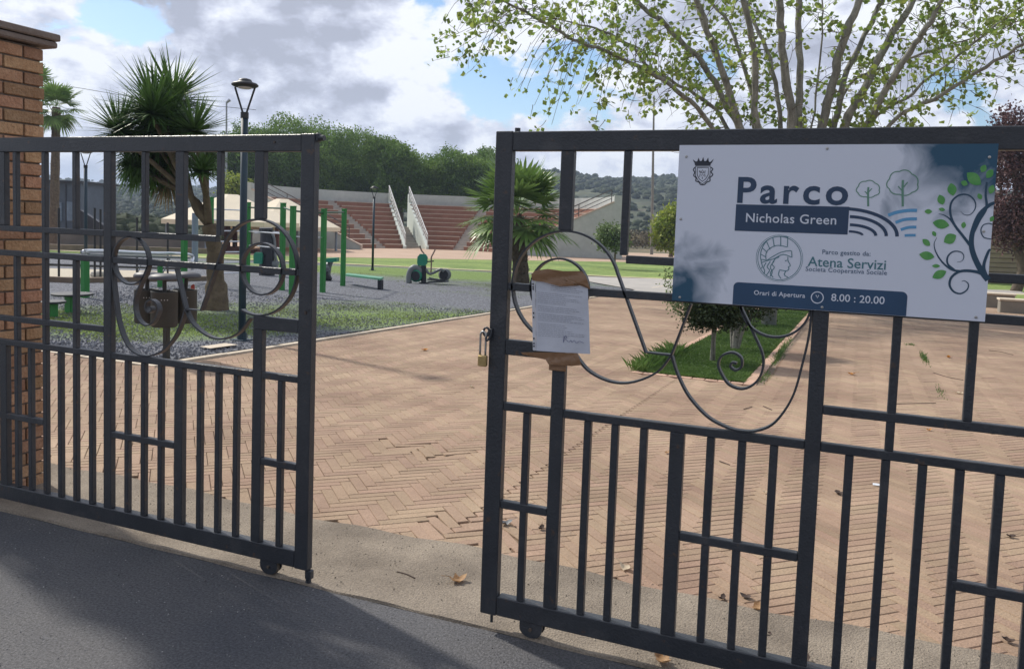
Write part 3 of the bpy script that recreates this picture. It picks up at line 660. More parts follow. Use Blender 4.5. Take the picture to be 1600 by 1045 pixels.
# ---------------------------------------------------------------- notice on the gate
M_paper = mat('paper', (0.54, 0.56, 0.63), .6, scale=8, color2=(0.62, 0.64, 0.71), bump=.25, bscale=14)
M_ink = mat('grey_ink', (0.22, 0.23, 0.28), .8); M_blue = mat('pen_ink', (0.08, 0.09, 0.22), .8)
M_tape = mat('brown_tape', (0.22, 0.115, 0.055), .22, scale=9, color2=(0.28, 0.155, 0.08), bump=.25, bscale=30, spec=.6)
nt_ = thing('notice', 'printed paper notice in a punched plastic sleeve taped to the gate with brown tape', 'notice', (-.98, GY-.012, 1.2))
YN = GY-.008
def sheet_xz(corners, y, nx_=10, nz_=12, wob=.002, th=.0008):
    """slightly rippled sheet between four corners (x,z) tl,tr,br,bl"""
    tl, tr, br, bl = [np.array(c) for c in corners]; vs = []; fs = []
    for s_ in (0, 1):
        for j in range(nz_+1):
            for i in range(nx_+1):
                a, b = i/nx_, j/nz_; p = (tl*(1-a)+tr*a)*(1-b)+(bl*(1-a)+br*a)*b
                w_ = wob*(math.sin(a*5+b*3)+.6*math.sin(b*9+a*4)); vs.append((p[0], y+w_+s_*th, p[1]))
    n1_ = (nx_+1)*(nz_+1)
    for s_ in (0, 1):
        for j in range(nz_):
            for i in range(nx_): q = s_*n1_+j*(nx_+1)+i; f_ = (q, q+1, q+nx_+2, q+nx_+1); fs.append(f_ if s_ == 0 else f_[::-1])
    m = MB(); m.add(vs, fs); return m
m = sheet_xz([(-1.084, 1.352), (-.884, 1.340), (-.866, 1.103), (-1.071, 1.096)], YN, wob=.0012); part('paper_sheet', m, M_paper, nt_, True)
m = sheet_xz([(-1.099, 1.354), (-1.0845, 1.353), (-1.0715, 1.0965), (-1.084, 1.097)], YN-.0004, 2, 12, .0012); ps = part('punched_strip', m, mat('plastic_white', (0.62, 0.63, 0.68), .3, var=.05), nt_, True)
for k, fz in enumerate((.06, .10, .13, .47, .53, .83, .9, .94)):
    x = -1.0925+.0145*fz; z = 1.354-.257*fz; m = MB(); m.prism([(x+.0028*math.cos(a), z+.0036*math.sin(a)) for a in [math.radians(d) for d in range(0, 360, 40)]], lambda x, z: (x, YN-.0036, z), lambda x, z: (x, YN-.0026, z)); part('punched_hole', m, mat('hole_dark', (0.03, 0.03, 0.035), .8), ps)
m = MB(); rr = random.Random(5)
for k in range(27):
    fz = .05+.028*k
    if k in (3, 10, 14, 19): continue
    xa = .05 if k not in (0, 1, 2) else .3; end = rr.uniform(.55, .93)
    a = xa
    while a < end:
        wd = rr.uniform(.02, .08); b_ = min(end, a+wd)
        f = lambda u, v: ((-1.084*(1-v)-1.071*v)*(1-u)+(-.884*(1-v)-.866*v)*u, (1.352*(1-v)+1.096*v)*(1-u)+(1.340*(1-v)+1.103*v)*u)
        p0 = f(a, fz); p1 = f(b_, fz); hh = .0011
        m.add([(p0[0], YN-.0036, p0[1]), (p1[0], YN-.0036, p1[1]), (p1[0], YN-.0036, p1[1]+hh), (p0[0], YN-.0036, p0[1]+hh)], [(0, 1, 2, 3)])
        a = b_+.012
part('print_lines', m, M_ink, nt_)
m = MB(); q = [(-.965, 1.160), (-.966, 1.135), (-.962, 1.158), (-.955, 1.158), (-.957, 1.148), (-.945, 1.140), (-.938, 1.147), (-.934, 1.139), (-.925, 1.148), (-.918, 1.138), (-.905, 1.146), (-.890, 1.141)]
m.strip(smoothpts(q, 4), .0010, YN-.0045, YN-.0036); part('signature', m, M_blue, nt_)
tp = [[(-1.098, 1.374), (-1.083, 1.388), (-1.035, 1.397), (-.975, 1.392), (-.908, 1.396), (-.890, 1.378), (-.874, 1.334), (-.905, 1.345), (-.985, 1.337), (-1.05, 1.349), (-1.093, 1.351)]]
bt = [[(-1.128, 1.086), (-1.06, 1.093), (-.99, 1.098), (-.912, 1.103), (-.902, 1.085), (-.893, 1.062), (-.93, 1.055), (-1.018, 1.052), (-1.03, 1.068), (-1.08, 1.074), (-1.12, 1.078)]]
def crumple(poly, y, nm):
    cx_ = sum(p[0] for p in poly)/len(poly); cz_ = sum(p[1] for p in poly)/len(poly); n = len(poly); vs = []; fs = []
    rings = 6
    for k in range(rings+1):
        for i in range(n*3):
            a = i/3; i0 = int(a) % n; i1 = (i0+1) % n; f = a-int(a)
            px_ = poly[i0][0]*(1-f)+poly[i1][0]*f; pz_ = poly[i0][1]*(1-f)+poly[i1][1]*f; t_ = (k+.02)/rings
            x = cx_+(px_-cx_)*t_; z = cz_+(pz_-cz_)*t_
            vs.append((x, y+.0010*math.sin(x*60+z*35)+.0012*math.sin(x*25-z*110+1), z))
    for k in range(rings):
        for i in range(n*3): i2 = (i+1) % (n*3); fs.append((k*n*3+i, k*n*3+i2, (k+1)*n*3+i2, (k+1)*n*3+i))
    m = MB(); m.add(vs, fs); return part(nm, m, M_tape, nt_, True)
crumple(tp[0], YN-.0075, 'tape'); crumple(bt[0], YN-.0075, 'tape')
m = MB(); m.box(-1.020, -.955, GY-.008, GY-.002, 1.030, 1.066, .002); part('tape', m, M_tape, nt_)
# ---------------------------------------------------------------- sign
YS = 2.784
sg = thing('park_sign', 'white and navy printed board reading Parco Nicholas Green, fixed to the right gate leaf', 'sign', (-.117, YS, 1.575))
def sp(px, py): return gp(px, py, YS)
def SA(x, y): return sp(1040+x/3.603, 210+y/3.603)
def SB(x, y): return sp(1300+x/3.483, 210+y/3.483)
x0s, x1s, z0s, z1s = -.583, .347, 1.3145, 1.8355
def sign_mat():
    m = bpy.data.materials.new('printed_board'); m.use_nodes = True; t = m.node_tree; b = t.nodes['Principled BSDF']; ln = t.links.new
    def n_(ty, **k):
        n = t.nodes.new(ty)
        for a, c in k.items(): setattr(n, a, c)
        return n
    def mt(op, a, b_=None, cl=False):
        n = n_('ShaderNodeMath', operation=op); n.use_clamp = cl
        for i, v in enumerate((a, b_)):
            if v is None: continue
            if isinstance(v, (int, float)): n.inputs[i].default_value = v
            else: ln(v, n.inputs[i])
        return n.outputs[0]
    tcn = n_('ShaderNodeTexCoord'); nz = n_('ShaderNodeTexNoise'); nz.inputs['Scale'].default_value = 9; nz.inputs['Detail'].default_value = 5; nz.inputs['Distortion'].default_value = .8; ln(tcn.outputs['Object'], nz.inputs['Vector'])
    s_ = n_('ShaderNodeSeparateXYZ'); ln(tcn.outputs['Object'], s_.inputs[0]); X, Z = s_.outputs[0], s_.outputs[2]
    nn = mt('SUBTRACT', nz.outputs['Fac'], .5)
    # printed smoke: lower left corner and upper right corner
    a = mt('ADD', mt('MULTIPLY', mt('SUBTRACT', -.345, X), 3.2), mt('MULTIPLY', mt('SUBTRACT', -.10, Z), 3.4)); a = mt('MINIMUM', mt('MULTIPLY', mt('SUBTRACT', -.29, X), 10), mt('MULTIPLY', mt('SUBTRACT', -.05, Z), 8.0)); a = mt('ADD', a, mt('MULTIPLY', nn, 3.0))
    c = mt('MINIMUM', mt('MULTIPLY', mt('SUBTRACT', X, .18), 12), mt('MULTIPLY', mt('SUBTRACT', Z, .06), 9)); c = mt('ADD', c, mt('MULTIPLY', nn, 3.0))
    a = mt('MULTIPLY', a, .8, True); c = mt('MULTIPLY', c, .8, True); f = mt('MAXIMUM', a, c)
    mx = n_('ShaderNodeMix', data_type='RGBA'); ln(f, mx.inputs[0]); mx.inputs[6].default_value = (0.74, 0.775, 0.875, 1); mx.inputs[7].default_value = (0.022, 0.090, 0.160, 1)
    ln(mx.outputs[2], b.inputs['Base Color']); b.inputs['Roughness'].default_value = .38
    return m
M_board = sign_mat()
M_navy = mat('navy_print', (0.030, 0.062, 0.125), .4, var=.06); M_pgreen = mat('green_print', (0.06, 0.30, 0.07), .4, color2=(0.16, 0.42, 0.12), scale=30)
M_sage = mat('sage_print', (0.14, 0.30, 0.22), .4, var=.05); M_lb = mat('sky_blue_print', (0.12, 0.36, 0.62), .4, var=.05); M_wht = mat('white_print', (0.72, 0.76, 0.85), .4, var=.03); M_slate = mat('slate_print', (0.09, 0.15, 0.24), .4, var=.05); M_teal = mat('teal_print', (0.07, 0.20, 0.24), .4, var=.05); M_blk = mat('crest_print', (0.035, 0.04, 0.06), .5, var=.05); M_dbr = mat('swirl_print', (0.025, 0.07, 0.12), .4, var=.05)
m = MB(); m.box(x0s, x1s, YS, YS+.003, z0s, z1s); board = part('board', m, M_board, sg)
LV = [YS-.0006]
def flat(nm, poly, mt_, y=None):
    y = y or YS-.0006; m = MB(); m.prism(poly, lambda x, z: (x, y, z), lambda x, z: (x, y+.0004, z)); return part(nm, m, mt_, sg)
def flats(nm, polys, mt_, y=None):
    y = y or YS-.0006; m = MB()
    for p in polys: m.prism(p, lambda x, z: (x, y, z), lambda x, z: (x, y+.0004, z))
    return part(nm, m, mt_, sg)
def ribbon(P, W):
    """polygon round a line with width(s) W"""
    P = [np.array(p) for p in P]; n = len(P); W = [W]*n if isinstance(W, (int, float)) else [np.interp(i/(n-1), np.linspace(0, 1, len(W)), W) for i in range(n)]
    a, b = [], []
    for i in range(n):
        t_ = P[min(i+1, n-1)]-P[max(i-1, 0)]; t_ = t_/(np.linalg.norm(t_)+1e-9); q = np.array([-t_[1], t_[0]])*W[i]/2; a.append(tuple(P[i]+q)); b.append(tuple(P[i]-q))
    return a, b
def line(m, P, W, y):
    a, b = ribbon(P, W); vs = [(p[0], y, p[1]) for p in a]+[(p[0], y, p[1]) for p in b]; n = len(a); m.add(vs, [(i, i+1, n+i+1, n+i) for i in range(n-1)])
def lines(nm, Ls, mt_, y=None):
    m = MB(); y = y or YS-.0007
    for P, W in Ls: line(m, P, W, y); y -= .00003
    return part(nm, m, mt_, sg)
def text(s, x0, x1, z, mt_, bold=0.0, y=None, h=None, spacing=1.0, nm='lettering'):
    cu = bpy.data.curves.new('t', 'FONT'); cu.body = s; cu.size = 1; cu.offset = bold; cu.space_character = spacing; cu.resolution_u = 4
    ob = bpy.data.objects.new('t', cu); COL.objects.link(ob); dg = bpy.context.evaluated_depsgraph_get(); me = bpy.data.meshes.new_from_object(ob.evaluated_get(dg))
    bpy.data.objects.remove(ob); v = np.array([p.co[:] for p in me.vertices]); w_ = v[:, 0].max()-v[:, 0].min(); sx = (x1-x0)/w_; sz = sx if h is None else h/(v[:, 1].max()-v[:, 1].min()); mn = v[:, 0].min()
    y = y or YS-.0008; m = MB(); m.v = [(x0+(p[0]-mn)*sx, y, z+p[1]*sz) for p in v]; m.f = [tuple(p.vertices) for p in me.polygons]; m.m = [0]*len(m.f); bpy.data.meshes.remove(me)
    return part(nm, m, mt_, sg)
text('Parco', -.3855, -.050, 1.6500, M_navy, .022, h=.0855, spacing=1.22)
zt, zb = 1.6432, 1.5568
bp_ = [(-.388, zb), (-.0445, zb), (-.0445, zt), (-.388, zt)]
flat('name_band', bp_, M_navy)
text('Nicholas Green', -.354, -.0795, 1.5868, M_wht, .008, y=YS-.0012, h=None, spacing=1.05)
Ls = []
for (xa, ya), (xe, ye), w_ in [((60, 404), (354, 556), .0100), ((97, 448), (295, 554), .0094), ((97, 492), (238, 552), .0088), ((92, 528), (165, 549), .007)]:
    A0 = np.array(SB(xa, ya)); A1 = np.array(SB(xe, ye)); P = []
    for k in range(15):
        t_ = k/14*PI/2; P.append((A0[0]+(A1[0]-A0[0])*math.sin(t_), A1[1]+(A0[1]-A1[1])*math.cos(t_)**1.0))
    Ls.append((P, w_))
lines('arc_stripes', Ls, M_navy)
Ls = []
for pts, w_ in [([(306, 441), (350, 425), (410, 415), (463, 414)], .0100), ([(346, 480), (385, 466), (420, 461), (462, 460)], .0092), ([(374, 519), (405, 509), (430, 505), (459, 505)], .0088), ([(395, 551), (420, 549), (455, 549)], .0080)]:
    Ls.append((smoothpts([SB(*p) for p in pts], 4), w_))
lines('wave_stripes', Ls, M_lb)
def cloud_tree(cx_, cy_p, rx, ry, base, w_):
    P = []; nl = 7
    for k in range(71):
        a = 2*PI*k/70; r = 1+.10*abs(math.sin(a*nl/2)); P.append(SB(cx_+rx*r*math.cos(a)*(.95), cy_p+ry*r*math.sin(a)*(1 if math.sin(a) < 0 else .72)))
    tr_ = [SB(cx_, base), SB(cx_-1, cy_p+ry*.2), SB(cx_+1, cy_p-ry*.35)]; br1 = [SB(cx_, cy_p+ry*.25), SB(cx_+rx*.32, cy_p-ry*.2)]; br2 = [SB(cx_, cy_p+ry*.5), SB(cx_-rx*.3, cy_p+ry*.1)]
    return [(P, w_), (tr_, w_*2.0), (br1, w_), (br2, w_)]
lines('tree_outline', cloud_tree(197, 305, 62, 50, 392, .0028), M_sage); lines('tree_outline', cloud_tree(385, 275, 84, 74, 393, .0032), M_sage)
# helmeted head in a ring
def LA(P, sm=5): return smoothpts([SA(*p) for p in P], sm) if sm else [SA(*p) for p in P]
w_ = .0024
ring = [SA(641+122*math.cos(a), 697+122*math.sin(a)) for a in [2*PI*k/60 for k in range(61)]]; ring2 = [SA(641+131*math.cos(a), 697+130*math.sin(a)) for a in [2*PI*k/60 for k in range(61)]]
head = [LA([(540, 722), (534, 680), (548, 630), (580, 592), (630, 575), (688, 578)]), LA([(688, 578), (686, 634)], 0), LA([(566, 712), (566, 668), (590, 640), (630, 625), (684, 634)]),
        LA([(540, 722), (566, 712), (600, 690), (650, 664), (704, 655), (710, 672), (711, 692)]), LA([(566, 712), (610, 700), (660, 676), (711, 692)]),
        LA([(688, 690), (690, 712), (702, 738), (692, 746), (694, 758), (682, 768), (660, 766), (640, 762)]), LA([(640, 766), (636, 790), (650, 812)]), LA([(676, 770), (668, 790), (690, 806)]), LA([(640, 690), (618, 700), (600, 730), (612, 750), (590, 780), (606, 806)]), LA([(590, 714), (572, 745), (585, 765), (566, 795)]), LA([(612, 712), (590, 745), (600, 775), (588, 800)]), LA([(566, 722), (552, 748), (558, 768), (552, 785)]), LA([(540, 722), (545, 745), (538, 755)]), LA([(672, 712), (685, 708)], 0)]
for a0, b0 in (((648, 575), (648, 628)), ((604, 582), (612, 632)), ((570, 606), (588, 648)), ((546, 640), (572, 664)), ((537, 675), (564, 690)), ((536, 704), (562, 706))): head.append([SA(*a0), SA(*b0)])
lines('emblem', [(ring, w_*.8), (ring2, w_*.5)]+[(h, w_) for h in head], M_teal)
text('Parco gestito da:', -.1148, .0250, 1.4935, M_slate, .010, spacing=1.05)
text('Atena Servizi', -.1563, .0705, 1.4535, M_teal, .008)
text('Societa Cooperativa Sociale', -.1615, .0750, 1.4375, M_slate, .008, spacing=1.05)
# opening-hours tab
cr_ = [SA(379, 956), SA(383, 862)]; xl, ztab = SA(382, 855)[0], SA(430, 833)[1]; xr = SB(410, 890)[0]; xr2 = SB(407, 994)[0]; zb0 = z0s+.0008
tab = [(xl, zb0)]+[(xl+.016-.016*math.cos(a), ztab-.016+.016*math.sin(a)) for a in [math.radians(d) for d in range(0, 91, 15)]]+[(xr-.016+.016*math.sin(a), ztab-.016+.016*math.cos(a)) for a in [math.radians(d) for d in range(0, 91, 15)]]+[(xr, zb0)]
flat('hours_tab', tab, mat('deep_blue_print', (0.028, 0.075, 0.155), .4, var=.12, scale=5))
text('Orari di Apertura', -.3155, -.158, 1.3515, M_wht, .012, y=YS-.0012, spacing=1.06)
text('8.00 : 20.00', -.0800, .0735, 1.3475, M_wht, .008, y=YS-.0012)
cc = SA(854, 918); lines('clock_icon', [([(cc[0]+.0178*math.cos(a), cc[1]+.0178*math.sin(a)) for a in [2*PI*k/40 for k in range(41)]], .0030), ([(cc[0]-.005, cc[1]+.008), (cc[0]+.001, cc[1]-.001), (cc[0]+.004, cc[1]+.008)], .0022)], M_wht, y=YS-.0012)
# town crest
def crest():
    Ls = [([SA(*p) for p in P], .0022) for P in ([(168, 180), (252, 180), (250, 232), (232, 262), (207, 280), (184, 262), (168, 232), (168, 180)], [(178, 188), (242, 188), (240, 228), (225, 252), (207, 266), (190, 252), (178, 228), (178, 188)])]
    Ls += [(smoothpts([SA(*p) for p in P], 4), .0034) for P in ([(166, 186), (156, 200), (164, 215), (158, 232), (172, 246), (170, 262), (188, 270), (196, 282), (207, 284)], [(254, 186), (266, 196), (256, 212), (266, 228), (250, 244), (250, 262), (232, 270), (220, 282), (207, 284)])]
    Ls += [([SA(*p) for p in P], .0020) for P in ([(190, 206), (194, 216), (222, 216), (226, 206), (214, 212), (208, 200), (202, 212), (190, 206)], [(192, 240), (194, 222), (203, 234), (208, 222), (214, 234), (221, 222), (222, 240)], [(207, 240), (207, 252)])]
    lines('crest', Ls, M_blk)
    c_ = [[SA(*p) for p in P] for P in ([(166, 176), (162, 156), (180, 152), (207, 150), (236, 152), (256, 158), (252, 176)], [(160, 158), (154, 142), (172, 156)], [(178, 154), (186, 132), (194, 153)], [(203, 152), (212, 128), (218, 152)], [(226, 154), (240, 132), (244, 157)], [(248, 160), (272, 138), (258, 164)])]
    flats('crest_crown', c_, M_blk, YS-.0009)
crest()
# curling tree on the right
def LB(P, sm=6): return smoothpts([SB(*p) for p in P], sm)
def sw(P, w0, w1): return (LB(P), [w0, w1])
Ls = [sw([(850, 792), (812, 742), (772, 660), (758, 590), (768, 520), (800, 440), (850, 390), (884, 372)], .017, .009), sw([(838, 775), (800, 752), (740, 742), (690, 748), (650, 778), (640, 820), (662, 855), (700, 866), (735, 845), (742, 815), (722, 797), (706, 800)], .010, .0015),
      sw([(700, 745), (650, 735), (600, 695), (565, 640), (556, 595), (570, 562)], .007, .001), sw([(668, 740), (630, 705), (630, 665), (660, 638), (700, 640), (717, 662), (708, 688), (680, 695)], .006, .001),
      sw([(758, 612), (710, 550), (665, 490), (644, 430), (650, 370), (690, 332), (740, 330), (775, 360), (780, 400), (755, 435), (722, 438), (700, 420)], .008, .001), sw([(665, 492), (640, 460), (610, 440), (580, 432)], .006, .001),
      sw([(770, 530), (800, 470), (840, 400), (836, 330), (842, 260)], .009, .005), sw([(866, 570), (826, 560), (810, 525), (822, 495), (850, 485), (872, 490)], .003, .003), sw([(850, 790), (828, 740), (828, 700), (850, 640), (862, 625)], .010, .006)]
lines('swirl_tree', Ls, M_dbr)
lf = []
def leafp(cx_, cy_p, ang, ln_, wd):
    a = math.radians(ang); P = []
    for k in range(9): t_ = k/8; P.append((t_*ln_-ln_/2, wd/2*math.sin(PI*t_)**.8))
    for k in range(7, 0, -1): t_ = k/8; P.append((t_*ln_-ln_/2, -wd/2*math.sin(PI*t_)**.8))
    return [SB(cx_+x*math.cos(a)-y_*math.sin(a), cy_p+x*math.sin(a)+y_*math.cos(a)) for x, y_ in P]
for q in [(824, 187, -60, 46, 34), (858, 215, -55, 58, 38), (772, 242, 40, 100, 62), (720, 266, 20, 40, 30), (653, 300, 80, 70, 50), (594, 356, 70, 58, 42), (868, 300, -70, 52, 34), (804, 338, 60, 36, 26), (524, 420, 0, 42, 26), (598, 409, 10, 36, 20), (593, 488, 10, 92, 52), (716, 494, -80, 36, 26), (556, 541, 60, 32, 22), (642, 568, -30, 76, 56), (513, 588, 40, 54, 32), (516, 660, 10, 84, 46), (566, 716, 0, 44, 20), (584, 762, -25, 84, 46), (870, 460, -60, 34, 24)]: lf.append(leafp(*q))
flats('printed_leaves', lf, M_pgreen, YS-.0013)
for p in (SA(117, 126), SA(910, 80), SA(85, 477), SA(80, 917), SA(881, 973), SB(857, 125), SB(783, 995), SB(825, 528)):
    m = MB(); m.lathe([(.0045, 0), (.0042, .0012), (.0022, .0022)], (0, 0, 0), 10)
    for i in range(len(m.v)): a = m.v[i]; m.v[i] = (p[0]+a[0], YS-.0004-a[2], p[1]+a[1])
    part('screw', m, M_steel, sg)
# ---------------------------------------------------------------- brick pillar
M_pb = mat('red_brick', (0.33, 0.18, 0.098), .9, scale=14, color2=(0.44, 0.27, 0.16), bump=.6, bscale=60, island=.22, vary_hue=.012, speck=.15, sscale=90)
M_mort = mat('mortar', (0.19, 0.155, 0.125), .95, scale=20, bump=.5)
M_cap = mat('cap_stone', (0.17, 0.13, 0.11), .9, scale=10, color2=(0.23, 0.19, 0.165), bump=.5)
XP, YP0, YP1 = -4.165, 2.86, 3.205; XW = .5
pb = thing('brick_pillar', 'red brick gate pillar with an overhanging cap slab, behind the left gate leaf', 'pillar', (XP-.25, 3.03, 0))
m = MB(); m.box(XP-XW+.02, XP-.014, YP0+.014, YP1-.016, 0, 2.415); part('mortar_core', m, M_mort, pb)
m = MB(); H_ = .0695; rr = random.Random(2)
for k in range(35):
    z = .003+k*H_*.992; z1 = z+H_-.0105; sh = 0 if k % 2 else .115
    ys = [YP0]+[y for y in (YP0+.115+sh, YP0+.115+sh+.235) if y < YP1-.05]+[YP1]
    for a, b in zip(ys[:-1], ys[1:]):
        j = rr.uniform(-.0025, .0025); m.box(XP-.10, XP+j, a+(.004 if a > YP0 else 0), b-.006+(.006+rr.uniform(-.004, .004) if b == YP1 else 0), z, z1, .003)
    for q in range(2):
        xa = XP-.104-.2*(q+1)+ (.05 if k % 2 else 0); m.box(max(xa, XP-XW), xa+.19, YP1-.10, YP1+rr.uniform(-.002, .002), z, z1, .003); m.box(max(xa, XP-XW), xa+.19, YP0, YP0+.10, z, z1, .003)
part('brick_courses', m, M_pb, pb)
m = MB(); m.box(XP-XW-.05, XP+.035, YP0-.05, YP1+.062, 2.424, 2.458, .008); m.box(XP-XW-.05, XP+.045, YP0-.05, YP1+.072, 2.463, 2.500, .006); part('cap', m, M_cap, pb)
# ---------------------------------------------------------------- foliage helpers
def unit(v): v = np.asarray(v, float); return v/(np.linalg.norm(v, axis=-1, keepdims=True)+1e-9)
def rand_dirs(n): return unit(rng.normal(size=(n, 3)))
def leaf_quads(C, size, aspect=.6, dirs=None, normals=None, fold=True):
    """small pointed leaves at points C"""
    n = len(C); size = np.broadcast_to(size, (n,))[:, None]
    d = rand_dirs(n) if dirs is None else dirs; nn = rand_dirs(n) if normals is None else normals
    s_ = unit(np.cross(d, nn)); a = C-d*size*.5; b = C+s_*size*aspect*.5; c = C+d*size*.5; e = C-s_*size*aspect*.5
    V = np.stack([a, b, c, e], 1).reshape(-1, 3); F_ = np.arange(4*n).reshape(n, 4); return V, F_
def join(A):
    V, F_ = [], []; b = 0
    for v, f in A: V.append(v); F_.append(f+b); b += len(v)
    return np.concatenate(V), np.concatenate(F_)
def crown_pts(lobes, n, shell=.35, flat=.0):
    """points spread through the outer part of several uneven lobes"""
    P = []; w = np.array([l[1][0]*l[1][1]+l[1][0]*l[1][2] for l in lobes]); w = w/w.sum()
    for (c, r), k in zip(lobes, (w*n).astype(int)):
        d = rand_dirs(k); rad = 1-shell*rng.random(k)**1.4
        lump = 1+.16*np.sin(d[:, 0]*5+c[0])*np.sin(d[:, 1]*6+c[1])+.12*np.sin(d[:, 2]*9+d[:, 0]*7)
        P.append(np.array(c)+d*np.array(r)*(rad*lump)[:, None])
    return np.concatenate(P)
def clumped(P, k, spread): return (P[:, None, :]+rng.normal(size=(len(P), k, 3))*spread).reshape(-1, 3)

M_bark = mat('grey_bark', (0.14, 0.135, 0.115), .9, scale=7, color2=(0.36, 0.35, 0.30), bump=.7, bscale=25, stretch=(1, 1, .35), speck=.2, sscale=40)
M_dbark = mat('dark_bark', (0.085, 0.065, 0.05), .95, scale=9, color2=(0.16, 0.125, 0.09), bump=.8, bscale=30)
M_poplar = mat('poplar_leaf', (0.17, 0.26, 0.05), .5, scale=3, color2=(0.34, 0.42, 0.10), trans=.45, island=.35, vary_hue=.02)
M_pine = mat('pine_needles', (0.070, 0.145, 0.026), .8, scale=.25, color2=(0.185, 0.285, 0.052), trans=.34, island=.35)
M_palm = mat('palm_leaf', (0.09, 0.175, 0.04), .42, scale=2, color2=(0.21, 0.32, 0.085), trans=.25, island=.25)
M_yucca = mat('yucca_leaf', (0.045, 0.105, 0.030), .45, scale=1.5, color2=(0.13, 0.23, 0.055), trans=.15, island=.3)
M_dead = mat('dead_leaf', (0.24, 0.17, 0.09), .8, scale=3, color2=(0.34, 0.25, 0.14), island=.3, trans=.1)
M_shrub = mat('shrub_leaf', (0.022, 0.042, 0.015), .6, scale=3, color2=(0.05, 0.08, 0.028), trans=.15, island=.35)
M_bright = mat('bright_leaf', (0.16, 0.24, 0.03), .6, scale=1.5, color2=(0.36, 0.40, 0.06), trans=.35, island=.25)
M_olive = mat('olive_leaf', (0.10, 0.15, 0.06), .6, scale=1.5, color2=(0.20, 0.27, 0.11), trans=.25, island=.25)
M_plum = mat('plum_leaf', (0.070, 0.035, 0.045), .6, scale=2, color2=(0.17, 0.085, 0.085), trans=.25, island=.4)

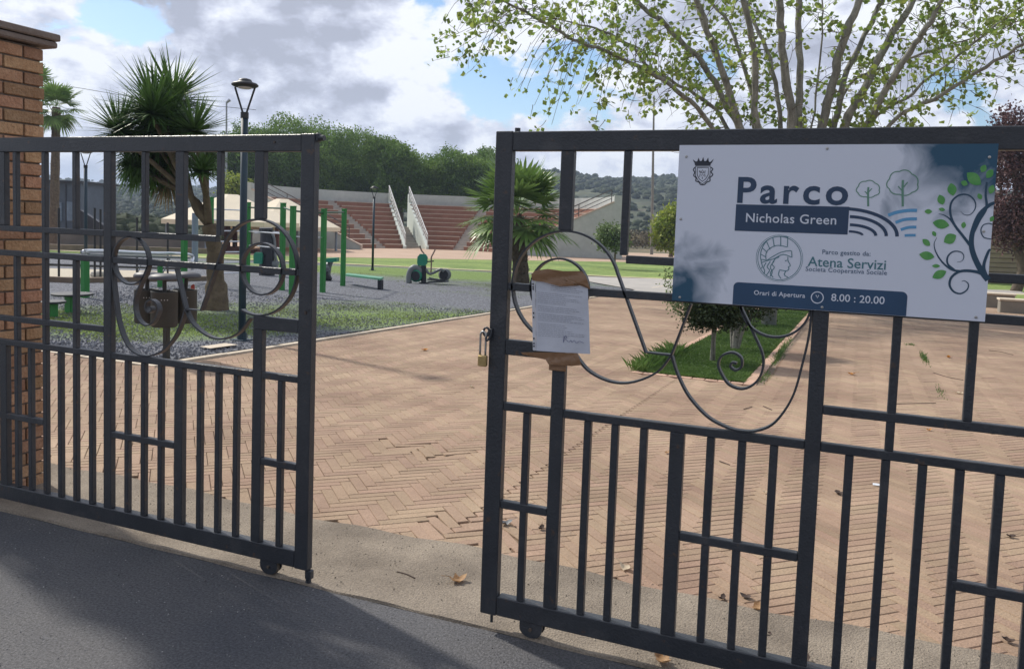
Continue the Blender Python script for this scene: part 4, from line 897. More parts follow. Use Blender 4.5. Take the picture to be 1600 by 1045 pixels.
# ---------------------------------------------------------------- big many-stemmed poplar
def poplar():
    s0 = 22.0; base = G(1243, 484); t = thing('poplar_tree', 'tall many-stemmed tree with pale grey bark and light green leaves behind the park sign', 'tree', base)
    rnd = random.Random(11)
    stems = [  # picture columns/rows the stems pass through, depth offset at the top, thickness (px) low/high
        ([(1155, 197), (1131, 115), (1100, 31), (1060, -60)], -1.0, 15, 8), ([(1111, 198), (1060, 143), (1015, 113), (956, 83), (896, 62), (844, 32), (786, 0), (735, -32)], -2.5, 9, 3),
        ([(1137, 198), (1090, 150), (1015, 108), (985, 70), (930, 45), (870, 30)], 1.6, 8, 3), ([(1176, 235), (1140, 172), (1103, 106), (1062, 63), (1010, 14), (960, -25), (900, -60)], .8, 13, 7),
        ([(1150, 180), (1128, 115), (1094, 23), (1080, -40)], 2.0, 12, 8), ([(1178, 197), (1175, 150), (1140, 40), (1095, -10)], 2.6, 11, 6),
        ([(1184, 197), (1178, 78), (1162, 0), (1150, -80)], -.6, 14, 9), ([(1220, 197), (1203, 94), (1175, 31), (1165, 0)], 2.2, 10, 6),
        ([(1237, 197), (1225, 94), (1219, 0), (1214, -100)], -.4, 17, 13), ([(1248, 197), (1250, 94), (1248, 0), (1247, -100)], .5, 14, 11),
        ([(1270, 197), (1281, 94), (1284, 0), (1284, -60)], 1.6, 4, 3), ([(1284, 197), (1303, 125), (1319, 62), (1344, 0), (1372, -70)], -.6, 17, 13),
        ([(1303, 197), (1325, 109), (1369, 22), (1390, -30)], 1.0, 14, 8), ([(1319, 197), (1350, 140), (1381, 78), (1428, 0), (1470, -70)], .2, 16, 12),
        ([(1356, 194), (1388, 134), (1428, 72), (1447, 44), (1480, -20)], -1.4, 13, 9), ([(1362, 194), (1412, 156), (1491, 91), (1569, 31), (1640, -20)], 1.4, 7, 4),
        ([(1391, 194), (1475, 147), (1540, 105), (1600, 70), (1680, 30)], -2.2, 8, 5), ([(1318, 150), (1370, 110), (1440, 85), (1520, 60), (1600, 30)], 2.4, 6, 3)]
    ends = []
    m = MB(); m.tube([base-(0, 0, .1), base+(0, 0, .15), base+(0, 0, .7), base+(0, 0, 1.1)], [.62, .50, .45, .40], 14); part('trunk', m, M_bark, t, True)
    for pts, dz, w0, w1 in stems:
        n = len(pts); P = [base+(rnd.uniform(-.12, .12), rnd.uniform(-.12, .12), .75), at(1243+(pts[0][0]-1243)*.45, 330, s0+dz*.08)]; P[1] = P[1]
        for k, (x, y) in enumerate(pts): P.append(at(x, y, s0+dz*(.25+.75*k/(n-1))))
        P = smoothpts(P, 5); k = len(P); r0, r1 = w0*s0/CAM_F/2, w1*s0/CAM_F/2
        rad = [r0*1.15+(r1*.9-r0*1.15)*(i/(k-1))**1.1 for i in range(k)]
        rad = [r*.82*rng.uniform(.92, 1.1) for r in rad]; m = MB(); m.tube([p+rng.normal(size=3)*.018 for p in P], rad, 9); part('stem', m, M_bark, t, True); ends.append((P, rad))
    # twigs with leaf sprays
    tw = MB(); leaves = []
    def spray(p, d, ln, k, sz=.095, droop=.25):
        q = [p]; dd = unit(d)
        for i in range(5): dd = unit(dd+rng.normal(size=3)*.16+np.array([0, 0, -droop*.25])); q.append(q[-1]+dd*ln/5)
        tw.tube(q, [.010, .008, .007, .005, .004, .003], 4, cap=False)
        for i in range(k):
            a = .25+.75*rng.random(); j = min(4, int(a*5)); c = q[j]+(q[j+1]-q[j])*(a*5-j)+rng.normal(size=3)*.09*(1 if ln < 1.2 else 1.3)
            leaves.append(c)
        return q
    for P, rad in ends:
        n = len(P)
        for i in range(8, n):
            p = P[i]; vis = True
            for _ in range(2 if rad[i] > .07 else 3):
                if rng.random() < (.28 if rad[i] > .07 else .65):
                    tdir = unit(P[min(i+1, n-1)]-P[i-1]); side = unit(np.cross(tdir, rng.normal(size=3))); d = unit(tdir*.5+side+np.array([0, 0, .1])); ln = rng.uniform(.5, 1.5)
                    q = spray(p, d, ln, int(rng.integers(5, 16)))
                    for _k in range(rng.integers(0, 2)): spray(q[rng.integers(1, 5)], unit(d+rng.normal(size=3)*.7+np.array([0, 0, -.35])), rng.uniform(.3, .9), int(rng.integers(4, 12)))
    # drooping sprays the photograph shows at the left edge of the crown and below it
    for x, y, k in [(700, 60, 26), (705, 82, 22), (728, 50, 24), (735, 75, 28), (742, 95, 16), (760, 35, 40), (775, 20, 36), (790, 45, 30), (805, 60, 16), (735, 10, 36), (745, 25, 30), (758, 70, 22), (768, 5, 26), (815, 15, 26), (840, 10, 24), (800, 30, 34), (830, 70, 12), (860, 60, 12), (815, 110, 10), (830, 120, 14), (812, 140, 8), (850, 135, 14), (870, 120, 18), (835, 165, 12), (868, 155, 18), (890, 140, 18), (900, 165, 10), (862, 195, 6), (945, 120, 34), (960, 140, 20), (940, 165, 22), (932, 185, 22), (985, 165, 14), (980, 140, 18), (1000, 120, 24), (1015, 75, 34), (1040, 55, 26), (925, 65, 26), (945, 80, 24), (900, 85, 16), (1010, 110, 30), (1050, 100, 16), (880, 30, 16), (910, 15, 20), (1075, 60, 18), (1120, 55, 20), (1090, 90, 10), (1100, 130, 12), (1065, 150, 8), (1020, 165, 6), (1150, 100, 16), (1165, 160, 16), (1190, 60, 26), (1195, 90, 20), (1265, 170, 14), (1235, 15, 22), (1300, 30, 30), (1310, 60, 22), (1340, 130, 40), (1350, 155, 44), (1365, 110, 36), (1345, 180, 34), (1400, 60, 36), (1385, 100, 24), (1410, 85, 30), (1440, 55, 44), (1470, 45, 40), (1490, 30, 48), (1520, 15, 50), (1540, 40, 40), (1560, 20, 50), (1590, 15, 44), (1460, 25, 44), (1590, 60, 24), (1585, 85, 14), (1545, 55, 20), (1455, 75, 16), (1405, 160, 12), (1420, 175, 12), (1505, 170, 16), (1490, 140, 8), (1380, 165, 16), (1430, 30, 34), (1580, 40, 34)]:
        c = at(x, y, s0+rnd.uniform(-2.2, 2.2)); nearest = min(((np.linalg.norm(p-c), p) for P, r in ends for p in P[6:]), key=lambda a: a[0])
        v = c-nearest[1]; L_ = np.linalg.norm(v); mid = nearest[1]+v*.5+np.array([0, 0, .12*L_])
        q = smoothpts([nearest[1], mid, c], 4); tw.tube(q, [.012]+[.010-.006*i/len(q) for i in range(len(q)-1)], 4, cap=False)
        for _ in range(max(1, k//7)):
            spray(c+rng.normal(size=3)*.12, unit(v+rng.normal(size=3)*.7*L_+np.array([0, 0, -.3*L_])), rng.uniform(.25, .6), 7)
    # crown above the picture, which throws the dappled shade
    for _ in range(420):
        x, y = rnd.uniform(880, 1720), rnd.uniform(-420, -10); c = at(x, y, s0+rnd.uniform(-4, 4)); spray(c, rng.normal(size=3), rng.uniform(.6, 1.4), 14)
    part('twigs', tw, M_dbark, t)
    C = np.array(leaves); C = C[rng.random(len(C)) < .37]; C = np.repeat(C, 2, 0)+rng.normal(size=(len(C)*2, 3))*.055; V, F_ = leaf_quads(C, rng.uniform(.10, .19, len(C)), .85); bulk_part('foliage', V, F_, M_poplar, t)
poplar()
# ---------------------------------------------------------------- yucca with several heads
def blades(V, Fc, c, dirs, ln, w, bend=.1, segs=3):
    for d in dirs:
        L_ = ln*rng.uniform(.75, 1.08); s_ = unit(np.cross(d, [0, 0, 1.0])+rng.normal(size=3)*.15); b = len(V)
        for i in range(segs+1):
            a = i/segs; p = c+d*L_*a+np.array([0, 0, -bend*L_*a*a]); ww = w*(1-a)**.7*(.55+.45*min(1, a*4+.3)) if i < segs else .002
            V.append(p-s_*ww/2); V.append(p+s_*ww/2)
        for i in range(segs): Fc.append((b+2*i, b+2*i+1, b+2*i+3, b+2*i+2))
def yucca():
    s0 = 15.0; base = G(338, 484); t = thing('yucca_tree', 'spiky dark green yucca with several leaf heads on a forked brown trunk in the gravel', 'yucca', base)
    m = MB(); fk = at(326, 352, s0)
    m.tube(smoothpts([base-(0, 0, .05), base+(0, 0, .12), at(338, 452, s0), at(336, 425, s0), at(336, 395, s0), at(331, 370, s0), fk], 4), [.225]*3+[.215]*3+[.20]*4+[.155]*6+[.135]*9, 12); tr = part('trunk', m, mat('yucca_bark', (0.085, 0.062, 0.042), .95, scale=8, color2=(0.17, 0.13, 0.085), bump=1.0, bscale=22), t, True)
    heads = [((241, 165), 1.05, 0, 0), ((271, 155), 1.05, .3, 0), ((186, 205), .80, -.3, 0), ((304, 205), .80, -.5, 0), ((316, 268), .48, -.7, 0), ((212, 240), .72, .4, 1), ((248, 225), .80, .6, 1), ((275, 205), .8, .4, 0), ((230, 200), .8, .3, 0), ((258, 190), .9, -.2, 0), ((325, 240), .5, .4, 1), ((222, 262), .55, .2, 1), ((262, 262), .6, .5, 1), ((238, 178), .9, -.5, 0), ((205, 258), .5, .1, 1), ((240, 275), .42, .3, 1), ((287, 245), .55, .6, 1), ((300, 232), .55, .1, 0), ((200, 222), .6, .5, 0)]
    for (x, y), r, dz, down in heads:
        c = at(x, y, s0+dz); midp = at(299, 308, s0+dz*.3) if x < 290 else at(322, 305, s0+dz*.3)
        m = MB(); m.tube(smoothpts([fk, midp, c-(0, 0, .05)], 5), [.075-.004*i for i in range(11)], 9); part('limb', m, MATS['yucca_bark'], t, True)
        V, Fc = [], []; n = 210
        dd = rand_dirs(n*2); dd = dd[dd[:, 2] > -.45][:n] if not down else dd[dd[:, 2] > -.9][:n]
        blades(V, Fc, c, dd, r*1.0, .060*(.7+.3*r), .06 if not down else .30)
        h = bulk_part('leaf_head', np.array(V), np.array(Fc), M_yucca, t)
        if (x, y) in ((248, 225), (262, 262)):
            V, Fc = [], []; dd = rand_dirs(80); dd[:, 2] = -np.abs(dd[:, 2])-.6; blades(V, Fc, c-(0, 0, .15), unit(dd), .62, .05, .2); bulk_part('dead_leaves', np.array(V), np.array(Fc), M_dead, h)
fk_px = (326, 352)
yucca()
# ---------------------------------------------------------------- fan palms
def fan_frond(V, Fc, Fs, p0, d, pet, r, rnd, spread=2.0, nb=22, droop=.2):
    """a stalk carrying a pleated round fan of narrow blades"""
    side = unit(np.cross(d, [0, 0, 1.0])+1e-6); up = unit(np.cross(side, d)); tip = p0+d*pet+np.array([0, 0, -droop*pet*.35])
    b = len(V)
    for p, w in ((p0, .02), (p0+d*pet*.5+np.array([0, 0, .04*pet]), .016), (tip, .012)): V.extend([p-side*w, p+side*w])
    Fc += [(b, b+1, b+3, b+2), (b+2, b+3, b+5, b+4)]
    d2 = unit(d+np.array([0, 0, -droop*.6])); up2 = unit(np.cross(side, d2))
    for i in range(nb):
        a = -spread+2*spread*i/(nb-1); q = unit(d2*math.cos(a)+side*math.sin(a)+up2*rnd.uniform(-.08, .08)); L_ = r*(1-.22*abs(a)/spread)*rnd.uniform(.88, 1.06); s_ = unit(np.cross(q, up2)); w = .050*r/.7
        b = len(V)
        for f_, ww, dr in ((0, .004, 0), (.45, w, .02), (.78, w*.7, .08), (1, .002, .08+droop*.35)):
            p = tip+q*L_*f_+np.array([0, 0, -dr*L_]); V.extend([p-s_*ww/1.3, p+s_*ww/1.3])
        for k in range(3): Fc.append((b+2*k, b+2*k+1, b+2*k+3, b+2*k+2))
def fan_palm(label, base, top, rt, nfr, pet, r, seed, group=None, lo=-.7, skirt=False, th=None):
    rnd = random.Random(seed); t = thing('fan_palm', label, 'palm tree', base, group); base = np.array(base); top = np.array(top)
    m = MB(); n = 12; P = [base-(0, 0, .1)]+[base+(top-base)*i/n for i in range(n+1)]; R = [rt*1.15]+[rt*(1.15-.15*i/n)*(1+.10*(i % 2)) for i in range(n+1)]
    m.tube(P, R, 12); tr = part('trunk', m, M_dbark, t)
    # old leaf bases as rough scales
    V, Fc = [], []
    for k in range(150):
        a = rnd.uniform(0, 2*PI); z = rnd.random()**.6; p = base+(top-base)*z; d = np.array([math.cos(a), math.sin(a), .9]); blades(V, Fc, p+np.array([math.cos(a), math.sin(a), 0])*rt*.9, [unit(d)], rt*.9, rt*.5, .0, 2)
    bulk_part('leaf_bases', np.array(V), np.array(Fc), M_dbark, tr)['kind'] = 'stuff'
    for k in range(nfr):
        a = 2*PI*k*.618+rnd.uniform(-.2, .2); el = lo+(1.35-lo)*((k+.5)/nfr)**.8+rnd.uniform(-.1, .1); d = np.array([math.cos(a)*math.cos(el), math.sin(a)*math.cos(el), math.sin(el)])
        V, Fc = [], []; fan_frond(V, Fc, None, top+d*rt*.6, d, pet*rnd.uniform(.8, 1.1), r*rnd.uniform(.85, 1.1), rnd, droop=.10+.30*max(0, .5-el)); bulk_part('frond', np.array(V), np.array(Fc), M_palm if el > -.55 or not skirt else M_dead, t)
    return t
b_ = G(815, 446); s_ = dist(b_); fan_palm('leafy fan palm with a rough brown trunk, behind the left post of the right gate', b_, at(808, 338, s_), .23, 42, 1.02, 1.15, 3, lo=-.6)
g_ = np.array(at(84, 380, 47)); g_[2] = -.74; fan_palm('tall slim fan palm far off, its crown just right of the brick pillar', g_, at(88, 168, 47), .21, 26, .75, .95, 5, lo=-1.2, skirt=False)
g_ = np.array(at(52, 380, 52)); g_[2] = -.74; fan_palm('far fan palm mostly hidden behind the top of the brick pillar', g_, at(54, 135, 52), .22, 18, .8, .95, 9, lo=-.6)
# ---------------------------------------------------------------- leafy trees
def leafy_tree(name, label, base, trunk_h, tr, lobes, n, k, sz, m_leaf, m_bark, cat='tree', group=None, spread=.12, limbs=6, shell=.5, dirs_up=None, aspect=.6):
    base = np.array(base, float); t = thing(name, label, cat, base, group); c0 = np.mean([np.array(l[0]) for l in lobes], 0)
    m = MB(); fork = base+(0, 0, trunk_h); m.tube(smoothpts([base-(0, 0, .1), base+(0, 0, trunk_h*.5)+rng.normal(size=3)*.4*tr*np.array([1, 1, 0]), fork], 4), [tr*(1.3-.04*i) for i in range(9)], 9)
    for i in range(limbs):
        l = lobes[i % len(lobes)]; e = np.array(l[0])+rand_dirs(1)[0]*np.array(l[1])*.55; m.tube(smoothpts([fork-(0, 0, trunk_h*.12), (fork+e)/2+rng.normal(size=3)*.15*np.array(l[1]), e], 4), [tr*(.6-.05*i_) for i_ in range(9)], 6)
    part('trunk', m, m_bark, t, True)
    P = crown_pts(lobes, n, shell); P = clumped(P, k, spread); V, F_ = leaf_quads(P, rng.uniform(.7, 1.2, len(P))*sz, aspect); bulk_part('crown', V, F_, m_leaf, t); return t
def lobe(px, py, s, rx, ry, rd=None): # px sizes to metres
    c = at(px, py, s); k = s/CAM_F; return (c, (rx*k, (rd or rx)*k, ry*k))
def zfloor(p, z=-.74): p = np.array(p); p[2] = z; return p
GP = 'umbrella pines behind the amphitheatre'
def pine(label, px, py, rx, ry, s, n=2600):
    n = int(n*1.9)
    lobes = [lobe(px, py+ry*.06, s, rx*.95, ry*.90)]
    for k in range(9):
        a = random.uniform(0, 2*PI); q = .62*math.sqrt(random.uniform(.15, 1)); lobes.append(lobe(px+rx*q*1.25*math.cos(a), py+ry*.9*q*math.sin(a)-ry*.05, s+random.uniform(-3, 3), rx*random.uniform(.28, .42), ry*random.uniform(.30, .42)))
    base = zfloor(at(px, 380, s)); return leafy_tree('pine_tree', label, base, max(2.0, at(px, py+ry*.6, s)[2]+.74-.5), .32, lobes, n, 7, .30, M_pine, M_dbark, 'pine', GP, .26, shell=.3, aspect=.5)
pine('bushy pine at the left end of the row, rising behind the street lamp', 395, 246, 68, 52, 96, 3400)
pine('broad round pine, the tallest of the row behind the amphitheatre', 470, 250, 92, 72, 98, 4800)
pine('wide dark pine to the right of the tallest one, behind the stair rails', 556, 258, 78, 62, 96, 4400)
pine('lower pine where the row dips, right of the stair rails', 622, 276, 50, 52, 94, 2600)
pine('separate rounded pine at the right end of the row, left of the right gate post', 712, 276, 66, 44, 97, 3800)
pine('pine just behind the right gate post, beyond the fan palm', 768, 275, 48, 42, 99, 2400)
b_ = G(1048, 402); s_ = dist(b_)
leafy_tree('yellow_green_tree', 'small tree with bright yellow-green foliage on the far lawn, left of the park sign', b_, 2.0, .16, [lobe(1046, 352, 62, 22, 26), lobe(1034, 372, 62, 14, 14), lobe(1060, 340, 62, 20, 22), lobe(1052, 372, 62, 18, 16)], 700, 7, .28, M_bright, M_dbark, spread=.22)
b_ = G(961, 420); s_ = dist(b_)
leafy_tree('small_tree', 'small round grey-green tree on a thin trunk on the lawn by the amphitheatre end wall', b_, 1.2, .05, [lobe(953, 367, s_, 20, 16), lobe(968, 378, s_, 14, 12), lobe(945, 380, s_, 12, 9)], 500, 7, .16, M_olive, M_dbark, spread=.15)
leafy_tree('bush', 'light green bush rising above the cream canopies, left of the amphitheatre wall', zfloor(at(368, 390, 78)), 1.5, .1, [lobe(366, 292, 78, 20, 17), lobe(384, 300, 78, 20, 12), lobe(356, 300, 78, 12, 12)], 700, 7, .3, M_bright, M_dbark, 'bush', spread=.25)
b_ = G(1586, 455); s_ = dist(b_)
leafy_tree('plum_tree', 'purple-leaved plum tree on the grass at the right edge, in front of the pale wall', b_, 1.9, .20, [lobe(1585, 300, s_, 46, 80), lobe(1610, 240, s_, 46, 60), lobe(1570, 230, s_, 26, 50), lobe(1600, 350, s_, 56, 42), lobe(1575, 190, s_, 20, 26), lobe(1640, 290, s_, 50, 80), lobe(1566, 350, s_, 24, 34)], 2600, 7, .17, M_plum, M_dbark, spread=.2)
# shrubs in the flower bed
b_ = G(1111, 567); s_ = dist(b_)
t = leafy_tree('standard_shrub', 'round clipped shrub on a slender twin stem at the near end of the flower bed', b_, .50, .015, [lobe(1118, 478, s_, 42, 34), lobe(1095, 492, s_, 26, 20), lobe(1145, 490, s_, 26, 22), lobe(1120, 460, s_, 40, 26)], 1500, 8, .045, M_shrub, M_bark, 'shrub', spread=.05, limbs=26)
m = MB(); m.tube([b_+(.035, .01, 0), b_+(.03, .0, .3), b_+(.045, 0, .62)], [.018, .015, .013], 7); part('second_stem', m, M_bark, t, True)
V, F_ = leaf_quads(clumped(crown_pts([lobe(1070, 478, s_, 24, 18), lobe(1052, 462, s_, 14, 22), lobe(1046, 440, s_, 12, 20)], 120, .8), 5, .05), .04); bulk_part('loose_twigs', V, F_, M_olive, t)['kind'] = 'stuff'
m = MB()
for x, y in [(1075, 482), (1062, 470), (1052, 455), (1085, 500), (1088, 480), (1046, 470)]: m.tube(smoothpts([b_+(0, 0, .5), at(1098, 505, s_), at(x, y, s_)], 4), .005, 4)
part('thin_branches', m, M_bark, t)
b_ = G(1147, 547); s_ = dist(b_)
t = leafy_tree('small_bed_tree', 'pale crooked multi-stemmed little tree behind the clipped shrub in the flower bed', b_,   .75, .035, [lobe(1150, 440, s_, 45, 30), lobe(1185, 455, s_, 30, 26), lobe(1175, 480, s_, 26, 18)], 900, 7, .05, M_shrub, M_bark, spread=.07, limbs=8)
m = MB()
for dx, x2 in ((-.05, 1140), (.04, 1162), (.09, 1172), (.0, 1150)): m.tube(smoothpts([b_+(dx*.5, 0, 0), b_+(dx*1.2, .02, .3), at(x2, 500, s_), at(x2+random.uniform(-8, 8), 475, s_)], 4), [.03-.0015*i for i in range(13)], 7)
part('side_stems', m, M_bark, t, True)
b_ = G(1201, 509); single('round_post', MB().lathe([(.15, -.02), (.15, .0), (.148, .75), (.152, .76), (.152, .80), (.12, .82)], tuple(b_), 26), mat('grey_green_paint', (0.10, 0.115, 0.10), .55, var=.12, scale=5), 'thick grey-green round post standing in the flower bed below the sign', 'post', tuple(b_), smooth=True)
# ---------------------------------------------------------------- grass blades
def blades_field(name, pts, h, m, label, cat='grass', lean=.45, w=.006):
    pts = np.asarray(pts); n = len(pts); hh = (h*rng.uniform(.5, 1.25, n))[:, None]; a = rng.uniform(0, 2*PI, n); sx = np.stack([np.cos(a), np.sin(a), np.zeros(n)], -1)*w/2*rng.uniform(.7, 1.4, (n, 1)); ln = rng.normal(size=(n, 3))*lean*hh; ln[:, 2] = 0
    V = np.stack([pts-sx, pts+sx, pts+ln*.35+sx*.7+np.array([0, 0, 1])*hh*.6, pts+ln+np.array([0, 0, 1])*hh], 1).reshape(-1, 3); F_ = np.arange(4*n).reshape(n, 4)
    o = bulk(name, V, F_, m); tag(o, label, cat, None, 'stuff'); return o
M_gr = mat('grass_blade', (0.05, 0.11, 0.02), .6, scale=1.2, color2=(0.13, 0.22, 0.05), trans=.3, island=.35)
M_gr2 = mat('play_grass_blade', (0.12, 0.17, 0.045), .6, scale=.9, color2=(0.27, 0.33, 0.10), trans=.3, island=.35)
n = 110000; y = 9.46+19.5*rng.random(n)**1.9; x = rng.uniform(-2.29, -1.14, n)
blades_field('bed_grass', np.stack([x, y, gzv(y)+.004], -1), .038, M_gr, 'short dense green grass filling the flower bed', w=.008, lean=.7)
n = 900; y = 9.45+rng.random(n)*2.4; x = -2.34+rng.normal(size=n)*.07; blades_field('tall_grass', np.stack([x, y, gzv(y)], -1), .14, M_gr, 'taller grass growing over the left kerb of the flower bed', w=.008)
def near_gravel(n):
    y = 6.7+20*rng.random(n)**1.5; x = -6.95-rng.random(n)*(3+y*.75); g = np.array([grassy(a, b) for a, b in zip(x, y)])
    keep = g+.25*np.sin(x*2.1+y*1.3)*np.sin(y*1.9-x)+rng.normal(size=n)*.10 > .33; return np.stack([x[keep], y[keep], gzv(y[keep])-.003], -1)
P_ = near_gravel(120000); blades_field('gravel_grass', P_, .030, M_gr2, 'patchy green grass growing through the blue-grey gravel', w=.011, lean=.8)
# pebbles of the gravel close to the kerb
n = 16000; y = 6.6+9*rng.random(n)**1.6; x = -6.93-rng.random(n)*(2+y*.5); C = np.stack([x, y, gzv(y)+.002], -1); s3 = rng.uniform(.010, .022, (n, 1, 1))
T = np.array([(1, 0, -.3), (-.5, .87, -.3), (-.5, -.87, -.3), (0, 0, .8)])*s3; R_ = rng.uniform(0, 2*PI, n); T2 = T.copy(); T2[..., 0] = T[..., 0]*np.cos(R_)[:, None]-T[..., 1]*np.sin(R_)[:, None]; T2[..., 1] = T[..., 0]*np.sin(R_)[:, None]+T[..., 1]*np.cos(R_)[:, None]
V = (C[:, None, :]+T2).reshape(-1, 3); F_ = (np.arange(n)[:, None, None]*4+np.array([(0, 1, 3), (1, 2, 3), (2, 0, 3)])).reshape(-1, 3)
tag(bulk('pebbles', V, F_, mat('pebble', (0.10, 0.105, 0.12), .9, scale=9, color2=(0.24, 0.25, 0.28), island=.5)), 'blue-grey gravel stones of the play area', 'gravel', None, 'stuff')
# grass on the far lawns (coarser)
# weeds in the joints
def weed(px, py, label, n=120, spread=(.05, .05), h=.05):
    g = G(px, py); pts = np.stack([g[0]+rng.normal(size=n)*spread[0], g[1]+rng.normal(size=n)*spread[1], np.full(n, g[2]+.01)], -1)
    hh = (h*rng.uniform(.4, 1.2, n))[:, None]; a = rng.uniform(0, 2*PI, n); sx = np.stack([np.cos(a), np.sin(a), np.zeros(n)], -1)*.004; ln = rng.normal(size=(n, 3))*.5*hh; ln[:, 2] = 0
    V = np.stack([pts-sx, pts+sx, pts+ln*.5+sx+np.array([0, 0, 1])*hh*.6, pts+ln+np.array([0, 0, 1])*hh], 1).reshape(-1, 3)
    tag(bulk('weed_tuft', V, np.arange(4*n).reshape(n, 4), M_gr), label, 'weeds', 'weeds growing in the brick joints', 'stuff')
weed(1444, 562, 'line of green weeds in a brick joint right of the gate upright, below the sign', 260, (.02, .35)); weed(1422, 540, 'small weed tuft just beyond the longer line of weeds below the sign', 60, (.04, .06), .035); weed(1218, 555, 'longest strip of weeds along the joint right of the flower bed', 900, (.025, .9), .05); weed(1196, 590, 'nearer tuft at the end of the weed strip right of the flower bed', 160, (.03, .25), .03)
weed(1470, 615, 'dark weed specks in a brick joint left of the last slim bar', 70, (.02, .25), .025)
# ---------------------------------------------------------------- lamp posts
M_lamp = mat('lamp_teal_paint', (0.012, 0.035, 0.055), .5, var=.15, scale=4); M_lampk = mat('lamp_black', (0.02, 0.022, 0.026), .5, var=.1); M_opal = mat('opal_glass', (0.55, 0.56, 0.58), .35, var=.03)
def lamp(label, h=3.5):
    t = thing('street_lamp', label, 'street lamp', (0, 0, 0), 'park street lamps')
    m = MB(); m.tube([(0, 0, 0), (0, 0, h-.50)], [.048, .046], 14); part('pole', m, M_lamp, t, True)
    m = MB(); m.tube([(0, 0, 0), (0, 0, .10)], .062, 14); m.box(-.11, .11, -.11, .11, 0, .012); part('base', m, M_lamp, t)
    m = MB(); m.tube([(0, 0, h-.52), (0, 0, h-.44)], .052, 14); part('collar', m, M_lampk, t)
    for a in (CAM_YAW*-1+0.0, PI+CAM_YAW*-1, PI/2-CAM_YAW):
        d = np.array([math.cos(-CAM_YAW-0.0+(a+CAM_YAW)), math.sin(a), 0]); d = np.array([math.cos(a), math.sin(a), 0])
        if a == PI/2-CAM_YAW: continue
        m = MB(); m.tube([np.array([0, 0, h-.46])+d*.02, np.array([0, 0, h-.12])+d*.13], .013, 8); part('arm', m, M_lampk, t)
    m = MB(); m.lathe([(.08, -.115), (.145, -.11), (.170, -.095), (.173, -.082), (.155, -.062), (.095, -.045), (.088, -.03), (.08, -.015), (.03, 0)], (0, 0, h), 30); hd = part('lamp_head', m, M_lampk, t, True)
    m = MB(); m.lathe([(.02, -.135), (.07, -.133), (.09, -.123), (.092, -.113)], (0, 0, h), 24); part('lamp_glass', m, M_opal, hd, True)
    return t
g = G(378, 531); l1 = lamp('nearest street lamp, dark blue post in the gravel beside the yucca', 3.46); l1.location = tuple(g)
g = G(582, 422.5); copy_thing(l1, g, 'smallest street lamp, standing on the grass in front of the amphitheatre')
g = at(134, 380, 22.5); g = np.array(g); g[2] = gz(g[0], g[1]); copy_thing(l1, g, 'street lamp at the left, seen through the bars right of the brick pillar', scale=1.0)
# floodlight mast and flagpole, far off
M_galv = mat('galvanised_steel', (0.36, 0.38, 0.40), .5, .3, var=.1)
p = zfloor(at(353, 390, 85)); top = at(354, 160, 85)
t = thing('floodlight_mast', 'slim grey floodlight mast behind the yucca', 'mast', p); part('pole', MB().tube([p, top], [.14, .08], 8), M_galv, t); part('floodlight', MB().tube([top+(.0, 0, -.05), top+(.35*R2[0], .35*R2[1], .25)], [.10, .16], 6), M_galv, t)
p = G(1018, 398); top = at(1022, 150, dist(p)); single('flagpole', MB().tube([p, p+(top-p)*.5, top], [.16, .12, .07], 8), mat('dull_pole', (0.22, 0.21, 0.19), .6, var=.15), 'tall bare pole standing on the far lawn left of the sign', 'pole', tuple(p))
# ---------------------------------------------------------------- litter bins on one post
M_bin = mat('bin_brown_grey', (0.030, 0.030, 0.026), .55, var=.2, scale=7); M_lid = mat('bin_lid_grey', (0.06, 0.062, 0.075), .55, var=.1, scale=6, spec=.6)
b_ = G(260, 561); s_ = dist(b_); kx = s_/CAM_F
single('bin_post', MB().box(-.028+b_[0], .028+b_[0], b_[1]-.028, b_[1]+.028, b_[2], b_[2]+.78, .003), M_bin, 'short square brown post that carries the group of litter bins', 'post', tuple(b_))
def bin_(label, px, pt, pb, wpx, ds, lidpx, lidy, red=False):
    s = s_+ds; c = at(px, pt, s); zb = at(px, pb, s)[2]; r = wpx/2*s/CAM_F; t = thing('litter_bin', label, 'litter bin', (c[0], c[1], zb), 'litter bins on one post'); h = c[2]-zb
    m = MB(); m.lathe([(r*.93, 0), (r*.96, .01), (r, .03), (r, h-.01), (r*1.02, h), (r*.97, h), (r*.95, h-.02), (r*.9, h-.06)], (c[0], c[1], zb), 26); dr = part('drum', m, M_bin, t, True)
    m = MB(); cam_d = unit(np.array([-c[0], -c[1], 0]))
    for k in range(-1, 2):
        for zz in ((h*.78,), (h*.22,))[0 if k < 5 else 1]:
            a = math.atan2(cam_d[1], cam_d[0])+k*.22; p = np.array([c[0]+r*math.cos(a), c[1]+r*math.sin(a), zb+zz]); m.tube([p-cam_d*.004, p+cam_d*.004], .006, 8)
    part('punched_hole', m, mat('pale_dots', (.4, .4, .4), .5), dr)
    lc = at(lidpx, lidy, s); m = MB(); lr = r*1.18; lz = lc[2]
    m.lathe([(lr*.98, -.012), (lr, 0), (lr*.97, .018), (lr*.85, .036), (lr*.5, .050), (.01, .054)], (lc[0], lc[1], lz-.02), 26); part('lid', m, M_lid, t, True)
    m = MB(); m.tube([(c[0], c[1], zb+h-.06), (lc[0], lc[1], lz)], .022, 8); part('lid_stem', m, M_bin, t)
    return t
bin_('front litter bin of the group, brown-grey drum with a domed grey lid', 257, 455, 510, 40, -.18, 257, 432)
bin_('left litter bin of the group, half hidden behind the front drum', 229, 452, 504, 36, .10, 231, 429)
t = bin_('right litter bin of the group, with a red scrap sticking out of its rim', 289, 452, 504, 36, .12, 292, 429)
